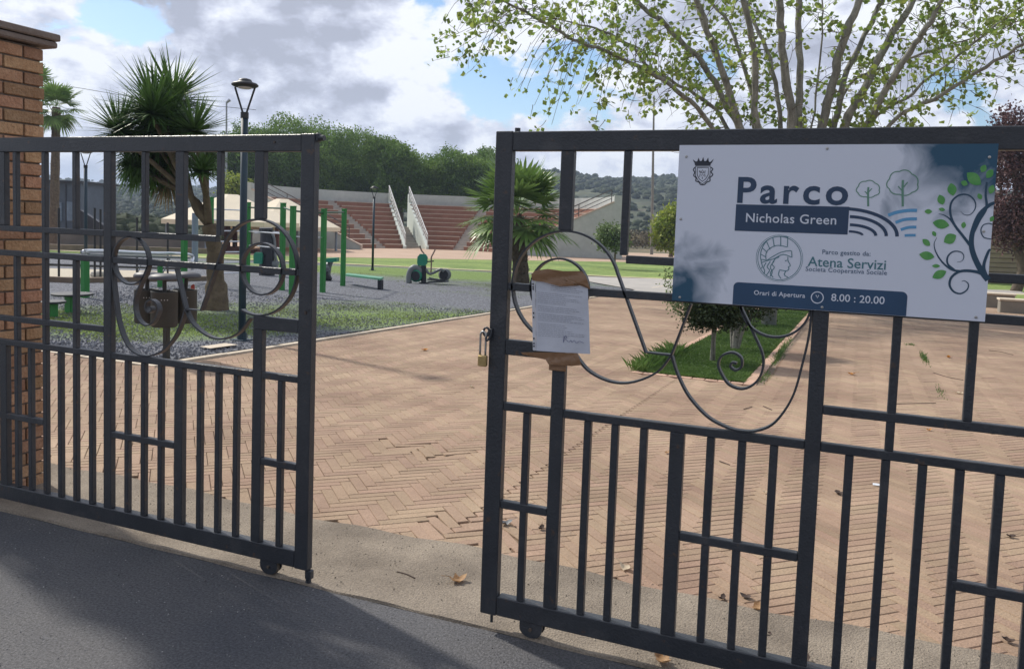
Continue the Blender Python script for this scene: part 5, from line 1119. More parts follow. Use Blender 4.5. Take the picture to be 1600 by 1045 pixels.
p = at(301, 448, s_+.05); m = MB(); m.add([p+(-.03, 0, -.02), p+(.02, .01, -.03), p+(.03, 0, .02), p+(0, .01, .03), p+(-.02, 0, .015)], [(0, 1, 2, 3, 4)]); single('red_wrapper', m, mat('red_litter', (.45, .08, .06), .6), 'crumpled red wrapper on the rim of the right litter bin', 'litter', tuple(p))
# ---------------------------------------------------------------- outdoor gym
M_green = mat('green_powder_coat', (0.022, 0.215, 0.040), .5, var=.14, scale=3); M_dgreen = mat('dark_green_bar', (0.015, 0.07, 0.03), .5, var=.1); M_chrome = mat('bright_steel', (0.62, 0.64, 0.68), .28, .85, var=.05); M_teal2 = mat('teal_plastic', (0.02, 0.24, 0.15), .45, var=.1); M_black = mat('black_steel', (0.018, 0.02, 0.03), .5, var=.15); M_seat = mat('dark_top', (0.03, 0.035, 0.045), .6, var=.1); M_grays = mat('grey_plastic', (0.18, 0.20, 0.21), .5, var=.1)
rig = thing('pull_up_rig', 'green steel pull-up frame with tall posts on the gravel in front of the amphitheatre', 'pull-up frame', tuple(G(456, 459)))
def post(par, px, pt, pb, w, m_=None, s=None):
    g = G(px, pb); s = s or dist(g); top = at(px, pt, s); h = w*s/CAM_F/2*.88; m = MB(); m.box(g[0]-h, g[0]+h, g[1]-h, g[1]+h, g[2]-.05, top[2], .008); part('post', m, m_ or M_green, par); m = MB(); m.box(g[0]-h*1.1, g[0]+h*1.1, g[1]-h*1.1, g[1]+h*1.1, top[2], top[2]+.02, .004); part('post_cap', m, M_green, par); return (g[0], g[1], top[2]), s
pa, sa = post(rig, 386, 317, 445, 7.6); pb2, sb = post(rig, 440.5, 318, 453, 7.8); pc, sc_ = post(rig, 456, 323, 459, 8.5); pd, sd_ = post(rig, 504, 327, 456.5, 8); pe, se = post(rig, 535.5, 327, 446.5, 7)
for a, b2, dz in ((pa, pb2, -.12), (pb2, pc, -.10), (pc, pd, -.10), (pd, pe, -.08)):
    m = MB(); m.tube([(a[0], a[1], a[2]+dz), (b2[0], b2[1], b2[2]+dz)], .022, 8); part('crossbar', m, M_dgreen, rig)
for zz in (.75, 1.12):
    m = MB(); m.tube([(pa[0], pa[1], pa[2]-zz), (pb2[0], pb2[1], pb2[2]-zz)], .016, 8); part('steel_bar', m, M_chrome, rig)
for zz in (.70,):
    m = MB(); m.tube([(pc[0], pc[1], pc[2]-zz), (pd[0], pd[1], pd[2]-zz)], .012, 8); part('steel_bar', m, M_chrome, rig)
lad = thing('wall_bars', 'green wall-bars climbing frame with white rungs behind the yucca trunk', 'climbing frame', tuple(G(330, 450)))
qf, sf = post(lad, 328.5, 309, 448, 7.6); qa, _s2 = post(lad, 381, 322, 446, 5)
for k in range(7):
    z = qf[2]-.28-.27*k; m = MB(); m.tube([(qf[0], qf[1], z), (qa[0], qa[1], z)], .016, 8); part('rung', m, M_chrome, lad)
tag_post = thing('green_frame', 'pair of green posts with a long steel hand bar left of the yucca', 'exercise frame', tuple(G(288, 444)))
q1, s1 = post(tag_post, 287.5, 300, 444, 8.6); q2, s2_ = post(tag_post, 133, 404, 465, 11)
m = MB(); h1_ = at(139, 392.5, s2_); h2_ = at(296, 398, s1+1.0); h3_ = at(300, 410, s1+1.0); h0_ = at(133, 399, s2_)
m.tube(smoothpts([h0_+(0, 0, -.10), h0_, h1_, (h1_+h2_)/2, h2_, h3_, h3_+(0, 0, -.2)], 5), .045, 10); part('hand_bar', m, M_chrome, tag_post, True)
m = MB(); a = at(139, 398, s2_+.3); c = at(296, 403, s1+1.3); m.tube([a, c], .03, 8); part('second_bar', m, M_grays, tag_post)
m = MB(); a = at(268, 398, s1); c = at(252, 432, s1); m.tube([a, c], .016, 6); a = at(225, 400, s1-1); c = at(215, 428, s1-1); m.tube([a, c], .010, 6); part('brace', m, M_grays, tag_post)
q3, _ = post(tag_post, 250, 415, 448, 7, s=None)
def stool(label, x0, x1, yt, legx, legb, th=.035):
    g = G(legx, legb); s = dist(g); a = at(x0, yt, s); b2 = at(x1, yt, s); t = thing('gym_stool', label, 'stool', tuple(g), 'round topped gym stools'); r = np.linalg.norm((b2-a))/2; c = (a+b2)/2
    m = MB(); m.lathe([(r*.96, -th), (r, -th*.6), (r, -th*.2), (r*.97, 0), (.01, .004)], (c[0], c[1], c[2]), 24); part('seat', m, M_seat, t); m = MB(); m.box(g[0]-.07, g[0]+.07, g[1]-.07, g[1]+.07, g[2]-.03, c[2]-th, .006); part('leg', m, M_green, t)
stool('higher dark-topped stool on a green leg at the left of the play area', 83, 143, 458, 111, 488); stool('lower dark-topped stool mostly hidden by the gate bars, nearest the brick pillar', 56, 101, 470, 80, 495)
# inclined bench
t = thing('sit_up_bench', 'sloping green sit-up bench at the right end of the pull-up frame', 'bench', tuple(G(595, 452)))
g = G(594, 452); s = dist(g); n0, n1 = at(597, 434, s), at(541, 427.5, s+1.6); w_v = np.array([F2[0], F2[1], 0])*.55
m = MB(); m.add([n0-w_v/2, n0+w_v/2, n1+w_v/2, n1-w_v/2]+[p-(0, 0, .05) for p in (n0-w_v/2, n0+w_v/2, n1+w_v/2, n1-w_v/2)], [(0, 1, 2, 3), (7, 6, 5, 4), (0, 4, 5, 1), (1, 5, 6, 2), (2, 6, 7, 3), (3, 7, 4, 0)]); part('board', m, mat('green_board', (0.10, .34, .20), .35, var=.1), t)
m = MB(); g2_ = at(593, 452, s); m.box(g[0]-.06, g[0]+.06, g[1]-.05, g[1]+.07, g[2]-.02, n0[2]-.06, .006); part('leg', m, M_black, t); m = MB(); m.box(g[0]-.05-.25*0, g[0]+.05, g[1]-.05, g[1]+.05, g[2]+.0, g[2]+.02); part('foot_plate', m, M_black, t)
# elliptical trainer
def elliptical():
    s = dist(G(666, 443)); A = lambda x, y, ds=0: at(x, y, s+ds); t = thing('elliptical_trainer', 'green and grey outdoor elliptical trainer with two black flywheels, right of the sit-up bench', 'exercise machine', tuple(G(666, 443)))
    k = s/CAM_F
    def wheel(px, py, r, ds, nm, m_a, m_b):
        c = A(px, py, ds); ax = R2; ax3 = unit(np.array([ax[0]*.35+F2[0]*.94, ax[1]*.35+F2[1]*.94, 0])); m = MB(); m.tube([c-ax3*.07, c+ax3*.07], r*k, 22); w = part(nm, m, m_a, t, True); m = MB(); m.tube([c-ax3*.075, c+ax3*.075], r*k*.78, 22); part('disc', m, m_b, w)
    # front housing: an arch that reaches the ground
    m = MB(); P = [A(639, 443), A(639, 430), A(642, 422), A(648, 418), A(655, 420), A(658, 426)]
    m.tube(smoothpts(P, 4), [.09]*8+[.10]*5+[.09]*8, 10); part('front_housing', m, M_grays, t, True)
    wheel(651, 431, 9.5, -.02, 'front_flywheel', M_teal2, M_black); wheel(695, 429, 9.5, .1, 'rear_flywheel', M_grays, M_black)
    m = MB(); m.tube([A(662, 443), A(662, 415)], .085, 10); m.tube([A(662, 441), A(662, 443)], .15, 10); part('column', m, M_black, t)
    m = MB(); c = A(660.5, 406); hw, hh = 7.6*k, 9*k; u = np.array([R2[0], R2[1], 0]); n_ = np.array([F2[0], F2[1], 0])
    pl_ = [(-.9, -1), (.55, -1), (.95, -.6), (1, .5), (.6, 1.0), (-.6, 1.0), (-1.05, .5), (-1.1, -.5)]
    m.prism(pl_, lambda a, b: tuple(c+u*a*hw+np.array([0, 0, 1])*b*hh-n_*.07), lambda a, b: tuple(c+u*a*hw+np.array([0, 0, 1])*b*hh+n_*.07)); part('panel', m, M_teal2, t)
    for nm, P in (('handle', [A(668, 428), A(673, 426), A(674, 410), A(674, 402), A(677, 396), A(680, 390)]), ('handle', [A(661, 412, .3), A(663, 398, .3), A(659, 392, .3), A(656, 384, .3)])):
        m = MB(); m.tube(smoothpts(P, 3), .024, 7); part(nm, m, mat('worn_bar', (.25, .17, .14), .5, var=.2), t)
    m = MB(); m.tube(smoothpts([A(645, 420), A(655, 418), A(664, 420), A(672, 428), A(688, 421), A(694, 424)], 3), .045, 8); part('linkage', m, M_grays, t)
    m = MB(); m.box(-.28, .28, -.09, .09, -.02, .02); p = A(682, 437); 
    for i in range(len(m.v)): a = m.v[i]; q = p+u*a[0]+n_*a[1]; m.v[i] = (q[0], q[1], p[2]+a[2])
    part('pedal', m, M_seat, t); m = MB(); m.tube([A(668, 441), A(701, 439)], .035, 8); m.tube([A(670, 434), A(686, 437)], .025, 6); part('base_bar', m, M_grays, t); m = MB(); m.tube([A(664, 409), A(668, 409)], .03, 6); m.tube([A(667, 409), A(678, 408)], .022, 6); part('crossbar', m, M_black, t)
elliptical()
# upright machine with teal seat, behind the frame
t = thing('chest_press', 'black column exercise machine with a teal back pad, seen inside the gate ring', 'exercise machine', tuple(G(417, 430))); s = dist(G(417, 430)); A = lambda x, y, ds=0: at(x, y, s+ds)
part('column', MB().tube([A(417, 430), A(417, 378), A(415, 358)], [.26, .22, .17], 10), M_black, t); part('head', MB().tube([A(406, 360), A(426, 360)], .10, 8), M_black, t); part('top_arm', MB().tube([A(398, 364), A(436, 363)], .03, 6), M_chrome, t)
m = MB(); c = A(404, 403, -.3); k = s/CAM_F; u = np.array([R2[0], R2[1], 0]); n_ = np.array([F2[0], F2[1], 0]); m.prism([(-6.5, -9), (5.5, -9), (6.5, 4), (4.5, 8.5), (-4.5, 8.5), (-7, 4)], lambda a, b: tuple(c+u*a*k+np.array([0, 0, b*k])-n_*.08), lambda a, b: tuple(c+u*a*k+np.array([0, 0, b*k])+n_*.08)); part('back_pad', m, M_teal2, t)
part('seat', MB().tube([A(420, 412), A(434, 414)], .14, 8), M_grays, t); part('handle', MB().tube(smoothpts([A(422, 366), A(428, 372), A(430, 400), A(434, 412)], 3), .05, 6), M_grays, t)
t = thing('leg_machine', 'small exercise machine with a teal seat just left of the last green post', 'exercise machine', tuple(G(514, 438))); s = dist(G(514, 438)); A = lambda x, y, ds=0: at(x, y, s+ds)
m = MB(); a, c = A(512, 403.5), A(528, 402.5); nn = np.array([F2[0], F2[1], 0])*.2; m.add([a-nn, c-nn, c+nn, a+nn]+[p-(0, 0, .12) for p in (a-nn, c-nn, c+nn, a+nn)], [(0, 1, 2, 3), (7, 6, 5, 4), (0, 4, 5, 1), (1, 5, 6, 2), (2, 6, 7, 3), (3, 7, 4, 0)]); part('seat', m, M_teal2, t)
part('stem', MB().tube(smoothpts([A(519, 406), A(516, 412), A(514, 420), A(512, 434)], 3), .07, 8), M_grays, t); part('weight_box', MB().tube([A(504, 420), A(515, 417)], .16, 8), M_grays, t); part('foot', MB().tube([A(508, 432), A(518, 437)], [.22, .05], 8), M_black, t)
# ---------------------------------------------------------------- cream canopies and the wooden play house beneath
M_cream = mat('cream_canvas', (0.74, 0.65, 0.50), .85, var=.06, scale=2); M_wood = mat('red_brown_wood', (0.10, 0.035, 0.025), .8, var=.25, scale=4); M_pole = mat('blue_grey_pole', (0.20, 0.25, 0.31), .5, var=.1)
def canopy(label, ax, ay, x0, x1, ye, s, depth=1.0):
    a = at(ax, ay, s); l = at(x0, ye, s); r = at(x1, ye, s); ze = l[2]; c = (l+r)/2; hw = np.linalg.norm((r-l)[:2])/2; t = thing('canopy', label, 'canopy', (c[0], c[1], -.74 if s > 42 else gz(c[0], c[1])), 'cream canopies over the picnic tables')
    n = 8; ring = []; top = []
    for k in range(n):
        an = 2*PI*k/n+PI/8; d = np.array([math.cos(an)*hw*1.06, math.sin(an)*hw*1.06*depth, 0]); ring.append(c+d); top.append(a+d*.10)
    ring = [np.array([p[0], p[1], ze+.02]) for p in ring]
    m = MB(); vs = ring+top+[p-(0, 0, .28) for p in ring]; m.add(vs, [(k, (k+1) % n, n+(k+1) % n, n+k) for k in range(n)]+[tuple(range(n, 2*n))]+[(k, (k+1) % n, 2*n+(k+1) % n, 2*n+k) for k in range(n)]); part('canvas_roof', m, M_cream, t)
    for k in (0, 2, 4, 6): p = ring[k]*.93+c*.07; p = np.array([p[0], p[1], ze]); part('pole', MB().tube([(p[0], p[1], -.76), p], .09, 8), M_pole, t)
canopy('nearer cream canopy with a flat-topped peak, between the yucca and the lamp post', 361, 304, 259, 462, 342, 52); canopy('farther cream canopy whose peak shows between the gate upright and the green posts', 441, 311, 356, 527, 350, 58)
g = at(366, 380, 50); t = thing('play_house', 'dark red-brown wooden play structure standing under the cream canopies', 'play house', tuple(zfloor(g))); k = 50/CAM_F
def wb(x0, x1, y0, y1, ds=0, th=.5, nm='panel', m_=None):
    a = at(x0, y1, 50+ds); c = at(x1, y0, 50+ds); m = MB(); u = np.array([R2[0], R2[1], 0]); n_ = np.array([F2[0], F2[1], 0]); vs = []
    for q in (a-n_*th/2, a+n_*th/2):
        w = (c-a)[:2] @ R2; vs += [q, q+u*w, q+u*w+(0, 0, c[2]-a[2]), q+(0, 0, c[2]-a[2])]
    m.add(vs, [(0, 1, 2, 3), (7, 6, 5, 4), (0, 4, 5, 1), (1, 5, 6, 2), (2, 6, 7, 3), (3, 7, 4, 0)]); part(nm, m, m_ or M_wood, t)
wb(340, 382, 345, 352, 0, 2.6, 'beam'); wb(352, 358, 350, 408); wb(364, 370, 350, 408, .6, .3, 'post'); wb(322, 326, 350, 412, .2, .3, 'post'); wb(336, 340, 350, 410, 0, .3, 'post'); wb(430, 436, 350, 412, .4, .3, 'post'); wb(438, 445, 346, 415, 1, .3, 'post'); wb(346, 384, 386, 392, 0, 1.2, 'table_top'); wb(350, 380, 392, 412, .5, .4, 'bench'); wb(318, 342, 396, 400, .3, .8, 'bench'); wb(392, 440, 392, 397, .5, 1.2, 'roof_edge'); wb(346, 352, 392, 412, 0, .2, 'leg'); wb(376, 380, 392, 412, 0, .2, 'leg'); wb(395, 430, 397, 414, 1.5, .3, 'railing')
p = G(304.5, 409); part_s = dist(p); top = at(305, 333, part_s); single('grey_pole', MB().tube([p, top], .13, 10), M_pole, 'thick blue-grey pole left of the yucca trunk', 'pole', tuple(p))
# ---------------------------------------------------------------- left background: building, walls, fence
M_blue = mat('blue_grey_cladding', (0.075, 0.105, 0.15), .5, var=.12, scale=2); M_roofd = mat('dark_roof', (0.03, 0.035, 0.05), .5)
def slab(par, nm, x0, x1, yt0, yt1, yb, s, th, m_, z0=None):
    a, b2 = at(x0, yt0, s), at(x1, yt1, s); zb = z0 if z0 is not None else at(x0, yb, s)[2]; n_ = np.array([F2[0], F2[1], 0])*th; vs = [np.array([a[0], a[1], zb]), np.array([b2[0], b2[1], zb]), b2, a]; vs += [p+n_ for p in vs]
    m = MB(); m.add(vs, [(0, 1, 2, 3), (7, 6, 5, 4), (0, 4, 5, 1), (1, 5, 6, 2), (2, 6, 7, 3), (3, 7, 4, 0)]); return part(nm, m, m_, par) if par else m
t = thing('changing_block', 'low blue-grey building with a dark flat roof behind the fence, next to the brick pillar', 'building', tuple(zfloor(at(60, 380, 56))))
w = slab(t, 'wall', -60, 126, 281, 286, 0, 56, 5, M_blue, -.75); slab(t, 'roof', -62, 128, 276, 283, 281, 55.7, 5.6, M_roofd, at(100, 285, 55.7)[2])
for x in (84, 104): slab(w, 'window', x, x+12, 315, 316, 345, 55.9, .12, mat('dull_window', (.16, .22, .30), .2), None)
for k in range(9): slab(w, 'cladding_rib', -58+k*20, -57+k*20, 288, 288, 0, 55.93, .08, M_roofd, -.74)
single('boundary_wall', slab(None, '', -60, 345, 356, 373, 0, 49, .3, None, -.76), mat('grey_wall', (0.13, 0.125, 0.12), .9, scale=.8, color2=(0.19, 0.18, 0.165), bump=.3), 'low grey wall running across behind the court on the left', 'wall', tuple(zfloor(at(100, 380, 49))))
m = MB(); a, b2, c = at(125, 328, 48.5), at(163, 353, 48.5), at(163, 366, 48.5); d0 = at(125, 366, 48.5); n_ = np.array([F2[0], F2[1], 0])*.4; m.add([a, b2, c, d0]+[p+n_ for p in (a, b2, c, d0)], [(3, 2, 1, 0), (4, 5, 6, 7), (0, 1, 5, 4), (1, 2, 6, 5), (2, 3, 7, 6), (3, 0, 4, 7)])
single('sloping_wall', m, M_roofd, 'dark sloping wall end between the blue-grey building and the lamp post', 'wall', tuple(d0))
f = thing('mesh_fence', 'dark green wire fence with thin posts in front of the sandy court on the left', 'fence', tuple(G(92, 425)))
def fpost(x, yt, yb, m_=M_lampk): g = G(x, yb); s = dist(g); part('post', MB().tube([g, at(x, yt, s)], .03, 6), m_, f); return g, at(x, yt, s)
fa = [fpost(x, yt, yb) for x, yt, yb in ((-30, 318, 440), (30, 320, 438), (92, 325, 438), (148, 325, 437), (157, 327, 434), (214, 340, 432), (262, 348, 430))]
for (g0, t0), (g1, t1) in zip(fa[:-1], fa[1:]):
    if abs(g0[0]-g1[0]) < .6: continue
    m = MB()
    for k in range(12): q = k/11; m.tube([g0+(t0-g0)*q, g1+(t1-g1)*q], .0035, 3, cap=False)
    for k in range(1, 30): q = k/30; m.tube([g0+(g1-g0)*q, t0+(t1-t0)*q], .003, 3, cap=False)
    part('wire_mesh', m, M_lampk, f)
a, c = at(60, 413, dist(fa[2][0])), at(285, 420, dist(fa[6][0])); part('rail', MB().tube([a, c], .035, 6), M_lampk, f)
g = G(153, 433); m = MB(); m.lathe([(.16, 0), (.20, .05), (.17, .13), (.08, .18)], tuple(g), 10); single('boulder', m, mat('pale_rock', (.5, .48, .43), .9, var=.15), 'pale rounded stone at the foot of the wire fence', 'stone', tuple(g), smooth=True)
# ---------------------------------------------------------------- right background: pale wall and concrete blocks
s = 46; n_ = np.array([F2[0], F2[1], 0])
M_pw = mat('pale_block_wall', (0.30, 0.235, 0.17), .9, scale=1.2, color2=(0.37, 0.30, 0.22), bump=.3)
t = thing('block_wall', 'beige coursed block wall behind the plum tree at the right edge', 'wall', tuple(zfloor(at(1570, 440, s))))
slab(t, 'wall_body', 1480, 1900, 352, 360, 0, s, .3, M_pw, -.76)
for k in range(11):
    a = at(1480, 372+7.2*k, s-.015); c = at(1900, 385+7.2*k, s-.015); part('course_line', MB().tube([a, c], .018, 4), mat('joint_shadow', (.14, .11, .085), .9), t)  # dark brown joint lines between the block courses
M_cb = mat('concrete_block', (0.20, 0.185, 0.16), .9, scale=2, color2=(0.27, 0.25, 0.21), bump=.4)
def block(label, x, y, wx, dy, h):
    g = G(x, y); m = MB(); m.box(g[0]-wx, g[0]+wx, g[1], g[1]+dy, g[2]-.05, g[2]+h, .02); t = thing('concrete_bench', label, 'bench', tuple(g), 'concrete block benches'); part('seat_block', m, M_cb, t); m = MB(); m.box(g[0]-wx-.03, g[0]+wx+.03, g[1]-.03, g[1]+dy+.03, g[2]+h+.0005, g[2]+h+.06, .01); part('top_slab', m, M_light, t)
block('concrete block bench nearer the sign edge, behind the other block', 1561, 482, .42, .5, .42); block('wider concrete block bench at the right edge of the picture', 1596, 491, .55, .5, .36)
# ---------------------------------------------------------------- amphitheatre
CA = EYE[:2]*0+F2*63+R2*-6.2; Z0 = -.76; RI, RO, NT, RISE = 6.3, 13.9, 10, .385
M_tier = mat('tier_brick', (0.27, 0.135, 0.090), .9, scale=1.2, color2=(0.34, 0.175, 0.125), bump=.3, island=.0); M_nose = mat('tier_nosing', (0.46, 0.36, 0.29), .85, scale=3, color2=(0.56, 0.46, 0.38)); M_wallg = mat('painted_render', (0.40, 0.44, 0.43), .85, scale=.25, color2=(0.48, 0.51, 0.49), speck=.05, sscale=2); M_ais = mat('aisle_concrete', (0.42, 0.38, 0.34), .9, var=.12, scale=2)
M_white = mat('white_render', (0.58, 0.62, 0.57), .8, var=.05, scale=1); M_railm = mat('rail_paint', (0.10, 0.09, 0.09), .5, var=.1); M_railw = mat('pale_rail', (0.58, 0.58, 0.56), .5, var=.05)
amp = thing('amphitheatre', 'open-air amphitheatre of red brick tiers with grey outer walls behind the play area', 'amphitheatre', (CA[0], CA[1], Z0))
def pc_(r, ph, z): p = CA+R2*r*math.cos(ph)+F2*r*math.sin(ph); return (p[0], p[1], z)
D2 = math.radians; PASS = D2(108.5); PW = .85
def span_angles(a, b, n): return [a+(b-a)*i/n for i in range(n+1)]
AIS = [(D2(75), .55), (D2(137), .55)]
cuts = [0, AIS[0][0], PASS, AIS[1][0], PI]
dr = (RO-RI)/NT
for sec in range(4):
    a0, a1 = cuts[sec], cuts[sec+1]
    def lim(r):
        l = a0 if sec == 0 else a0+(PW if abs(a0-PASS) < .01 else .44)/r; h = a1 if sec == 3 else a1-(PW if abs(a1-PASS) < .01 else .44)/r; return l, h
    m = MB(); nb = MB(); n = 14
    for k in range(NT):
        r0, r1 = RI+dr*k, RI+dr*(k+1); z = Z0+RISE*(k+1); zb = Z0+RISE*k
        A0 = span_angles(*lim(r0), n); vs = [pc_(r0+.02, a, zb) for a in A0]+[pc_(r0+.02, a, z-.05) for a in A0]; m.add(vs, [(i, i+1, n+2+i, n+1+i) for i in range(n)])
        A1 = span_angles(*lim(r0), n); vs = [pc_(r0+.30, a, z-.004) for a in A1]+[pc_(r1+.03, a, z-.004) for a in A1]; m.add(vs, [(i, i+1, n+2+i, n+1+i) for i in range(n)])
        # end faces of each step
        for a in (A0[0], A0[-1]): m.add([pc_(r0+.02, a, Z0), pc_(r1+.02, a, Z0), pc_(r1+.02, a, z-.006), pc_(r0+.02, a, z-.006)], [(0, 1, 2, 3)])
        vs = [pc_(r0-.02, a, z-.06) for a in A0]+[pc_(r0-.02, a, z) for a in A0]+[pc_(r0+.31, a, z) for a in A0]; nb.add(vs, [(i, i+1, n+2+i, n+1+i) for i in range(n)]+[(n+1+i, n+2+i, 2*n+3+i, 2*n+2+i) for i in range(n)])
    st = part('seating_tiers', m, M_tier, amp); part('nosing', nb, M_nose, st)
for ph, w in AIS:
    m = MB()
    for k in range(NT*2):
        r0, r1 = RI+dr*k/2, RI+dr*(k+1)/2+.02; z = Z0+RISE*(k+1)/2; e0, e1 = .46/r0, .46/r1
        m.add([pc_(r0, ph-e0, Z0), pc_(r0, ph+e0, Z0), pc_(r0, ph+e0, z), pc_(r0, ph-e0, z), pc_(r1, ph+e1, z), pc_(r1, ph-e1, z)], [(0, 1, 2, 3), (3, 2, 4, 5)])
    part('aisle_stair', m, M_ais, amp)
ZT = Z0+4.78
for a0, a1 in ((0, PASS-PW/RO), (PASS+PW/RO, PI)):
    n = 26; A0 = span_angles(a0, a1, n); m = MB(); vs = []
    for r, z in ((RO, Z0), (RO, ZT), (RO+.35, ZT), (RO+.35, Z0)): vs += [pc_(r, a, z) for a in A0]
    m.add(vs, [(j*(n+1)+i, j*(n+1)+i+1, (j+1)*(n+1)+i+1, (j+1)*(n+1)+i) for j in range(3) for i in range(n)]+[(0, n+1, 2*(n+1), 3*(n+1)), (n, 2*n+1, 3*n+2, 4*n+3)]); part('outer_wall', m, M_wallg, amp)
# end walls: a sloping grey flank with a handrail
for sgn, ph in ((1, 0.0), (-1, PI)):
    prof = [(RI-.9, Z0), (RI-.9, Z0+.35), (RO-.2, Z0+4.25), (RO-.2, ZT+.02), (RO+.55, ZT+.02), (RO+.55, Z0)]
    def pt(r, z, off): p = CA+R2*sgn*r+F2*off; return (p[0], p[1], z)
    m = MB(); m.prism(prof, lambda r, z: pt(r, z, -.42), lambda r, z: pt(r, z, -.02)); ew = part('end_wall', m, M_wallg, amp)
    m = MB(); m.prism([(RI-1.0, Z0), (RI-1.0, Z0+.40), (RI-.85, Z0+.45), (RO-.25, Z0+4.35), (RO-.2, Z0+4.26), (RI-.9, Z0+.35), (RI-.9, Z0)], lambda r, z: pt(r, z, -.46), lambda r, z: pt(r, z, .02)); part('coping', m, M_nose, ew)
    rl = MB()
    for dz in (.35, .65, 1.0): rl.tube([pt(RI, Z0+.75+dz, -.2), pt(RO-.4, Z0+4.22+dz, -.2)], .03 if dz < 1 else .045, 6)
    for q in (0, .33, .66, 1): r = RI+(RO-.4-RI)*q; z = Z0+.75+3.47*q; rl.tube([pt(r, z-.1, -.2), pt(r, z+1.0, -.2)], .035, 6)
    part('handrail', rl, M_railm, ew)
# the passage with its two sloping cheek walls and double rails
for sgn in (-1, 1):
    def q_(r, z, off): p = CA+R2*(r*math.cos(PASS))+F2*(r*math.sin(PASS)); tv = -R2*math.sin(PASS)+F2*math.cos(PASS); p = p+tv*(-sgn)*(PW+off-.02); return (p[0], p[1], z)
    prof = [(RI-.5, Z0), (RI-.5, Z0+.25), (RO-.2, ZT-.75), (RO-.2, ZT), (RO+.3, ZT), (RO+.3, Z0)]
    m = MB(); m.prism(prof, lambda r, z: q_(r, z, 0), lambda r, z: q_(r, z, .22)); cw = part('cheek_wall', m, M_white, amp)
    rl = MB()
    for dz in (.30, .62, .95): rl.tube([q_(RI-.5, Z0+.3+dz, .1), q_(RO+.2, ZT-.25+dz, .1)], .03 if dz < .9 else .05, 6)
    for k in range(6): r = RI-.5+(RO+.7-RI)*k/5; z = Z0+.3+(ZT-.55-Z0)*k/5; rl.tube([q_(r, z, .1), q_(r, z+.95, .1)], .035, 6)
    part('handrail', rl, M_railw, cw)
m = MB()
for k in range(8):
    r0 = RI+2.2+k*.7; z = Z0+.22*(k+1); e = (PW-.05)
    def q2(r, z, o_): p = CA+R2*(r*math.cos(PASS))+F2*(r*math.sin(PASS)); tv = -R2*math.sin(PASS)+F2*math.cos(PASS); p = p+tv*o_; return (p[0], p[1], z)
    m.add([q2(r0, Z0, -e), q2(r0, Z0, e), q2(r0, z, e), q2(r0, z, -e), q2(r0+.72, z, e), q2(r0+.72, z, -e)], [(0, 1, 2, 3), (3, 2, 4, 5)])
part('passage_stair', m, M_ais, amp)
# ---------------------------------------------------------------- fallen leaves and litter
M_dry = mat('dry_leaf', (0.30, 0.15, 0.06), .7, scale=40, color2=(0.52, 0.34, 0.18), trans=.2); M_darkl = mat('dark_dry_leaf', (0.05, 0.03, 0.022), .8, var=.3, scale=40); M_orange = mat('orange_leaf', (0.48, 0.20, 0.03), .6, var=.2, scale=40, trans=.2); M_palel = mat('pale_leaf', (0.60, 0.50, 0.36), .7, var=.15, scale=40, trans=.2)
def dleaf(px, py, size, m_, label, seed):
    r = random.Random(seed); g = G(px, py); nU, nV = 7, 5; vs = []; fs = []; a = r.uniform(0, 6.28); c1, c2 = r.uniform(.5, 1.4), r.uniform(.3, 1.0)
    for i in range(nU):
        u = i/(nU-1)*2-1; wd = (1-u*u)**.6*.62*(1+.25*math.sin(i*2.3+seed))
        for j in range(nV): v = (j/(nV-1)*2-1)*wd; z = .004+size*(.28*c1*u*u+.5*c2*v*v+.10*math.sin(u*7+seed)*v); x, y = u*size/2, v*size/2; vs.append((g[0]+x*math.cos(a)-y*math.sin(a), g[1]+x*math.sin(a)+y*math.cos(a), g[2]+.013+z))
    for i in range(nU-1):
        for j in range(nV-1): q = i*nV+j; fs.append((q, q+1, q+nV+1, q+nV))
    m = MB(); m.add(vs, fs); e = np.array(vs[nV//2]); m.tube([e, e+np.array([-math.cos(a), -math.sin(a), .25])*size*.4], size*.015, 4); single('fallen_leaf', m, m_, label, 'leaf', tuple(g), 'fallen leaves on the ground', smooth=True)
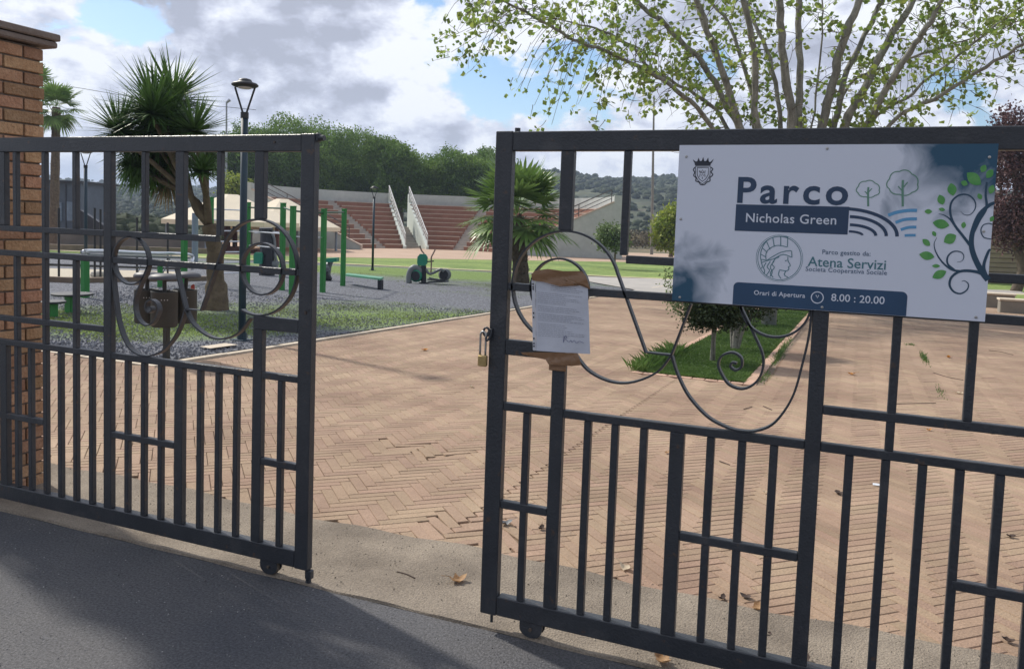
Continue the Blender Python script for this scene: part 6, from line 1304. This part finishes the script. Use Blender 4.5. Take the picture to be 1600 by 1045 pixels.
for k, a in enumerate([(715, 914, .085, M_dry, 'curled brown leaf on the concrete strip in the gap between the gates'), (978, 894, .075, M_palel, 'pale curled leaf between two slim bars near the foot of the right gate'), (1183, 957, .070, M_dry, 'golden brown leaf at the edge of the concrete under the right gate'), (664, 549, .11, M_orange, 'orange leaf lying alone on the brick paving in the gap between the gates'),
                       (790, 824, .075, mat('grey_leaf', (.17, .18, .19), .6, var=.2), 'grey-green leaf behind the first slim bar of the right gate'), (846, 831, .05, M_darkl, 'small dark leaf beside the first wide upright of the right gate'), (1310, 775, .075, M_darkl, 'round dark leaf right of the thick gate upright, under the middle rail'), (1128, 941, .045, M_darkl, 'small dark leaf scrap left of the golden leaf under the right gate'), (1165, 938, .055, M_darkl, 'dark leaf just above the golden leaf under the right gate'), (1579, 843, .055, M_darkl, 'dark leaf near the right edge, behind the last gate bars'),
                       (1575, 1008, .05, M_darkl, 'dark leaf at the lower right corner of the picture'), (1330, 587, .10, M_orange, 'small yellowish curled leaf on the paving right of the thick gate upright'), (1482, 560, .10, M_orange, 'yellow leaf on the far paving right of the weed line'), (1451, 675, .055, M_orange, 'yellow twisted leaf just under the upper cross rail at the right'), (1498, 617, .09, M_palel, 'pale leaf with a twig left of the last slim bar, below the sign'), (737, 607, .06, M_palel, 'white scrap of leaf on the paving near the padlock'), (1196, 774, .04, M_palel, 'tiny pale leaf left of the thick gate upright'), (1042, 711, .05, M_dry, 'brown leaf stalk curl left of the second wide upright'), (1255, 1040, .06, M_darkl, 'dark leaf on the concrete at the bottom edge below the thick upright'), (1035, 1040, .08, M_dry, 'reddish leaf on the concrete just below the right gate rail'), (1200, 998, .03, M_darkl, 'speck of dark leaf on the concrete under the right gate')]): dleaf(*a, seed=k+1)
g = G(1371, 761); m = MB(); m.add([g+(-.03, -.02, .017), g+(.035, -.015, .017), g+(.03, .025, .019), g+(-.028, .02, .02)], [(0, 1, 2, 3)]); single('paper_scrap', m, mat('scrap_white', (.62, .64, .68), .6), 'small white paper scrap on the bricks beyond the gate', 'litter', tuple(g))
def twig(pts, label):
    P = [G(*p)+(0, 0, .018) for p in pts]; single('twig', MB().tube(smoothpts(P, 4), .0035, 5), M_darkl, label, 'twig', tuple(P[0]), 'twigs on the ground')
twig([(620, 899), (635, 903), (648, 909)], 'short twig on the concrete strip left of the curled leaf'); twig([(1458, 584), (1480, 591), (1505, 596)], 'long thin twig running right from the end of the weeds'); twig([(1545, 549), (1562, 551), (1583, 556)], 'thin twig on the far paving at the right edge'); twig([(1388, 634), (1420, 633), (1462, 632)], 'straight twig just above the upper cross rail'); twig([(1162, 642), (1175, 638)], 'short dark twig below the flower bed'); twig([(1192, 637), (1206, 643)], 'second short dark twig right of the first, below the flower bed'); twig([(1124, 724), (1140, 730)], 'grey feathery twig left of the slim bars below the scrolls')
twig([(480, 861), (486, 866)], 'tiny twig at the foot of the left gate leaf')
# overhead wires on the left
pA, pB, pC = at(118, 137, 60), at(160, 144, 60), at(400, 172, 60); single('overhead_wire', MB().tube(smoothpts([at(40, 128, 60), pA, pB, at(240, 156, 60), pC], 4), .018, 5), M_black, 'thin overhead cable passing behind the yucca crown', 'cable', tuple(pA))
# ---------------------------------------------------------------- haze
HAZE = 0.00050
if HAZE:
    hm = bpy.data.materials.new('haze'); hm.use_nodes = True; t = hm.node_tree; t.nodes.clear(); o_ = t.nodes.new('ShaderNodeOutputMaterial'); pv = t.nodes.new('ShaderNodeVolumePrincipled'); pv.inputs['Density'].default_value = HAZE; pv.inputs['Color'].default_value = (.62, .76, .98, 1); pv.inputs['Anisotropy'].default_value = .2; t.links.new(pv.outputs[0], o_.inputs['Volume'])
    m = MB(); m.box(-1900, 1900, -120, 1700, -8, 90); hz = m.build('haze', hm); hz['kind'] = 'stuff'; hz['label'] = 'thin blue haze in the air over the park and hills'; hz['category'] = 'haze'
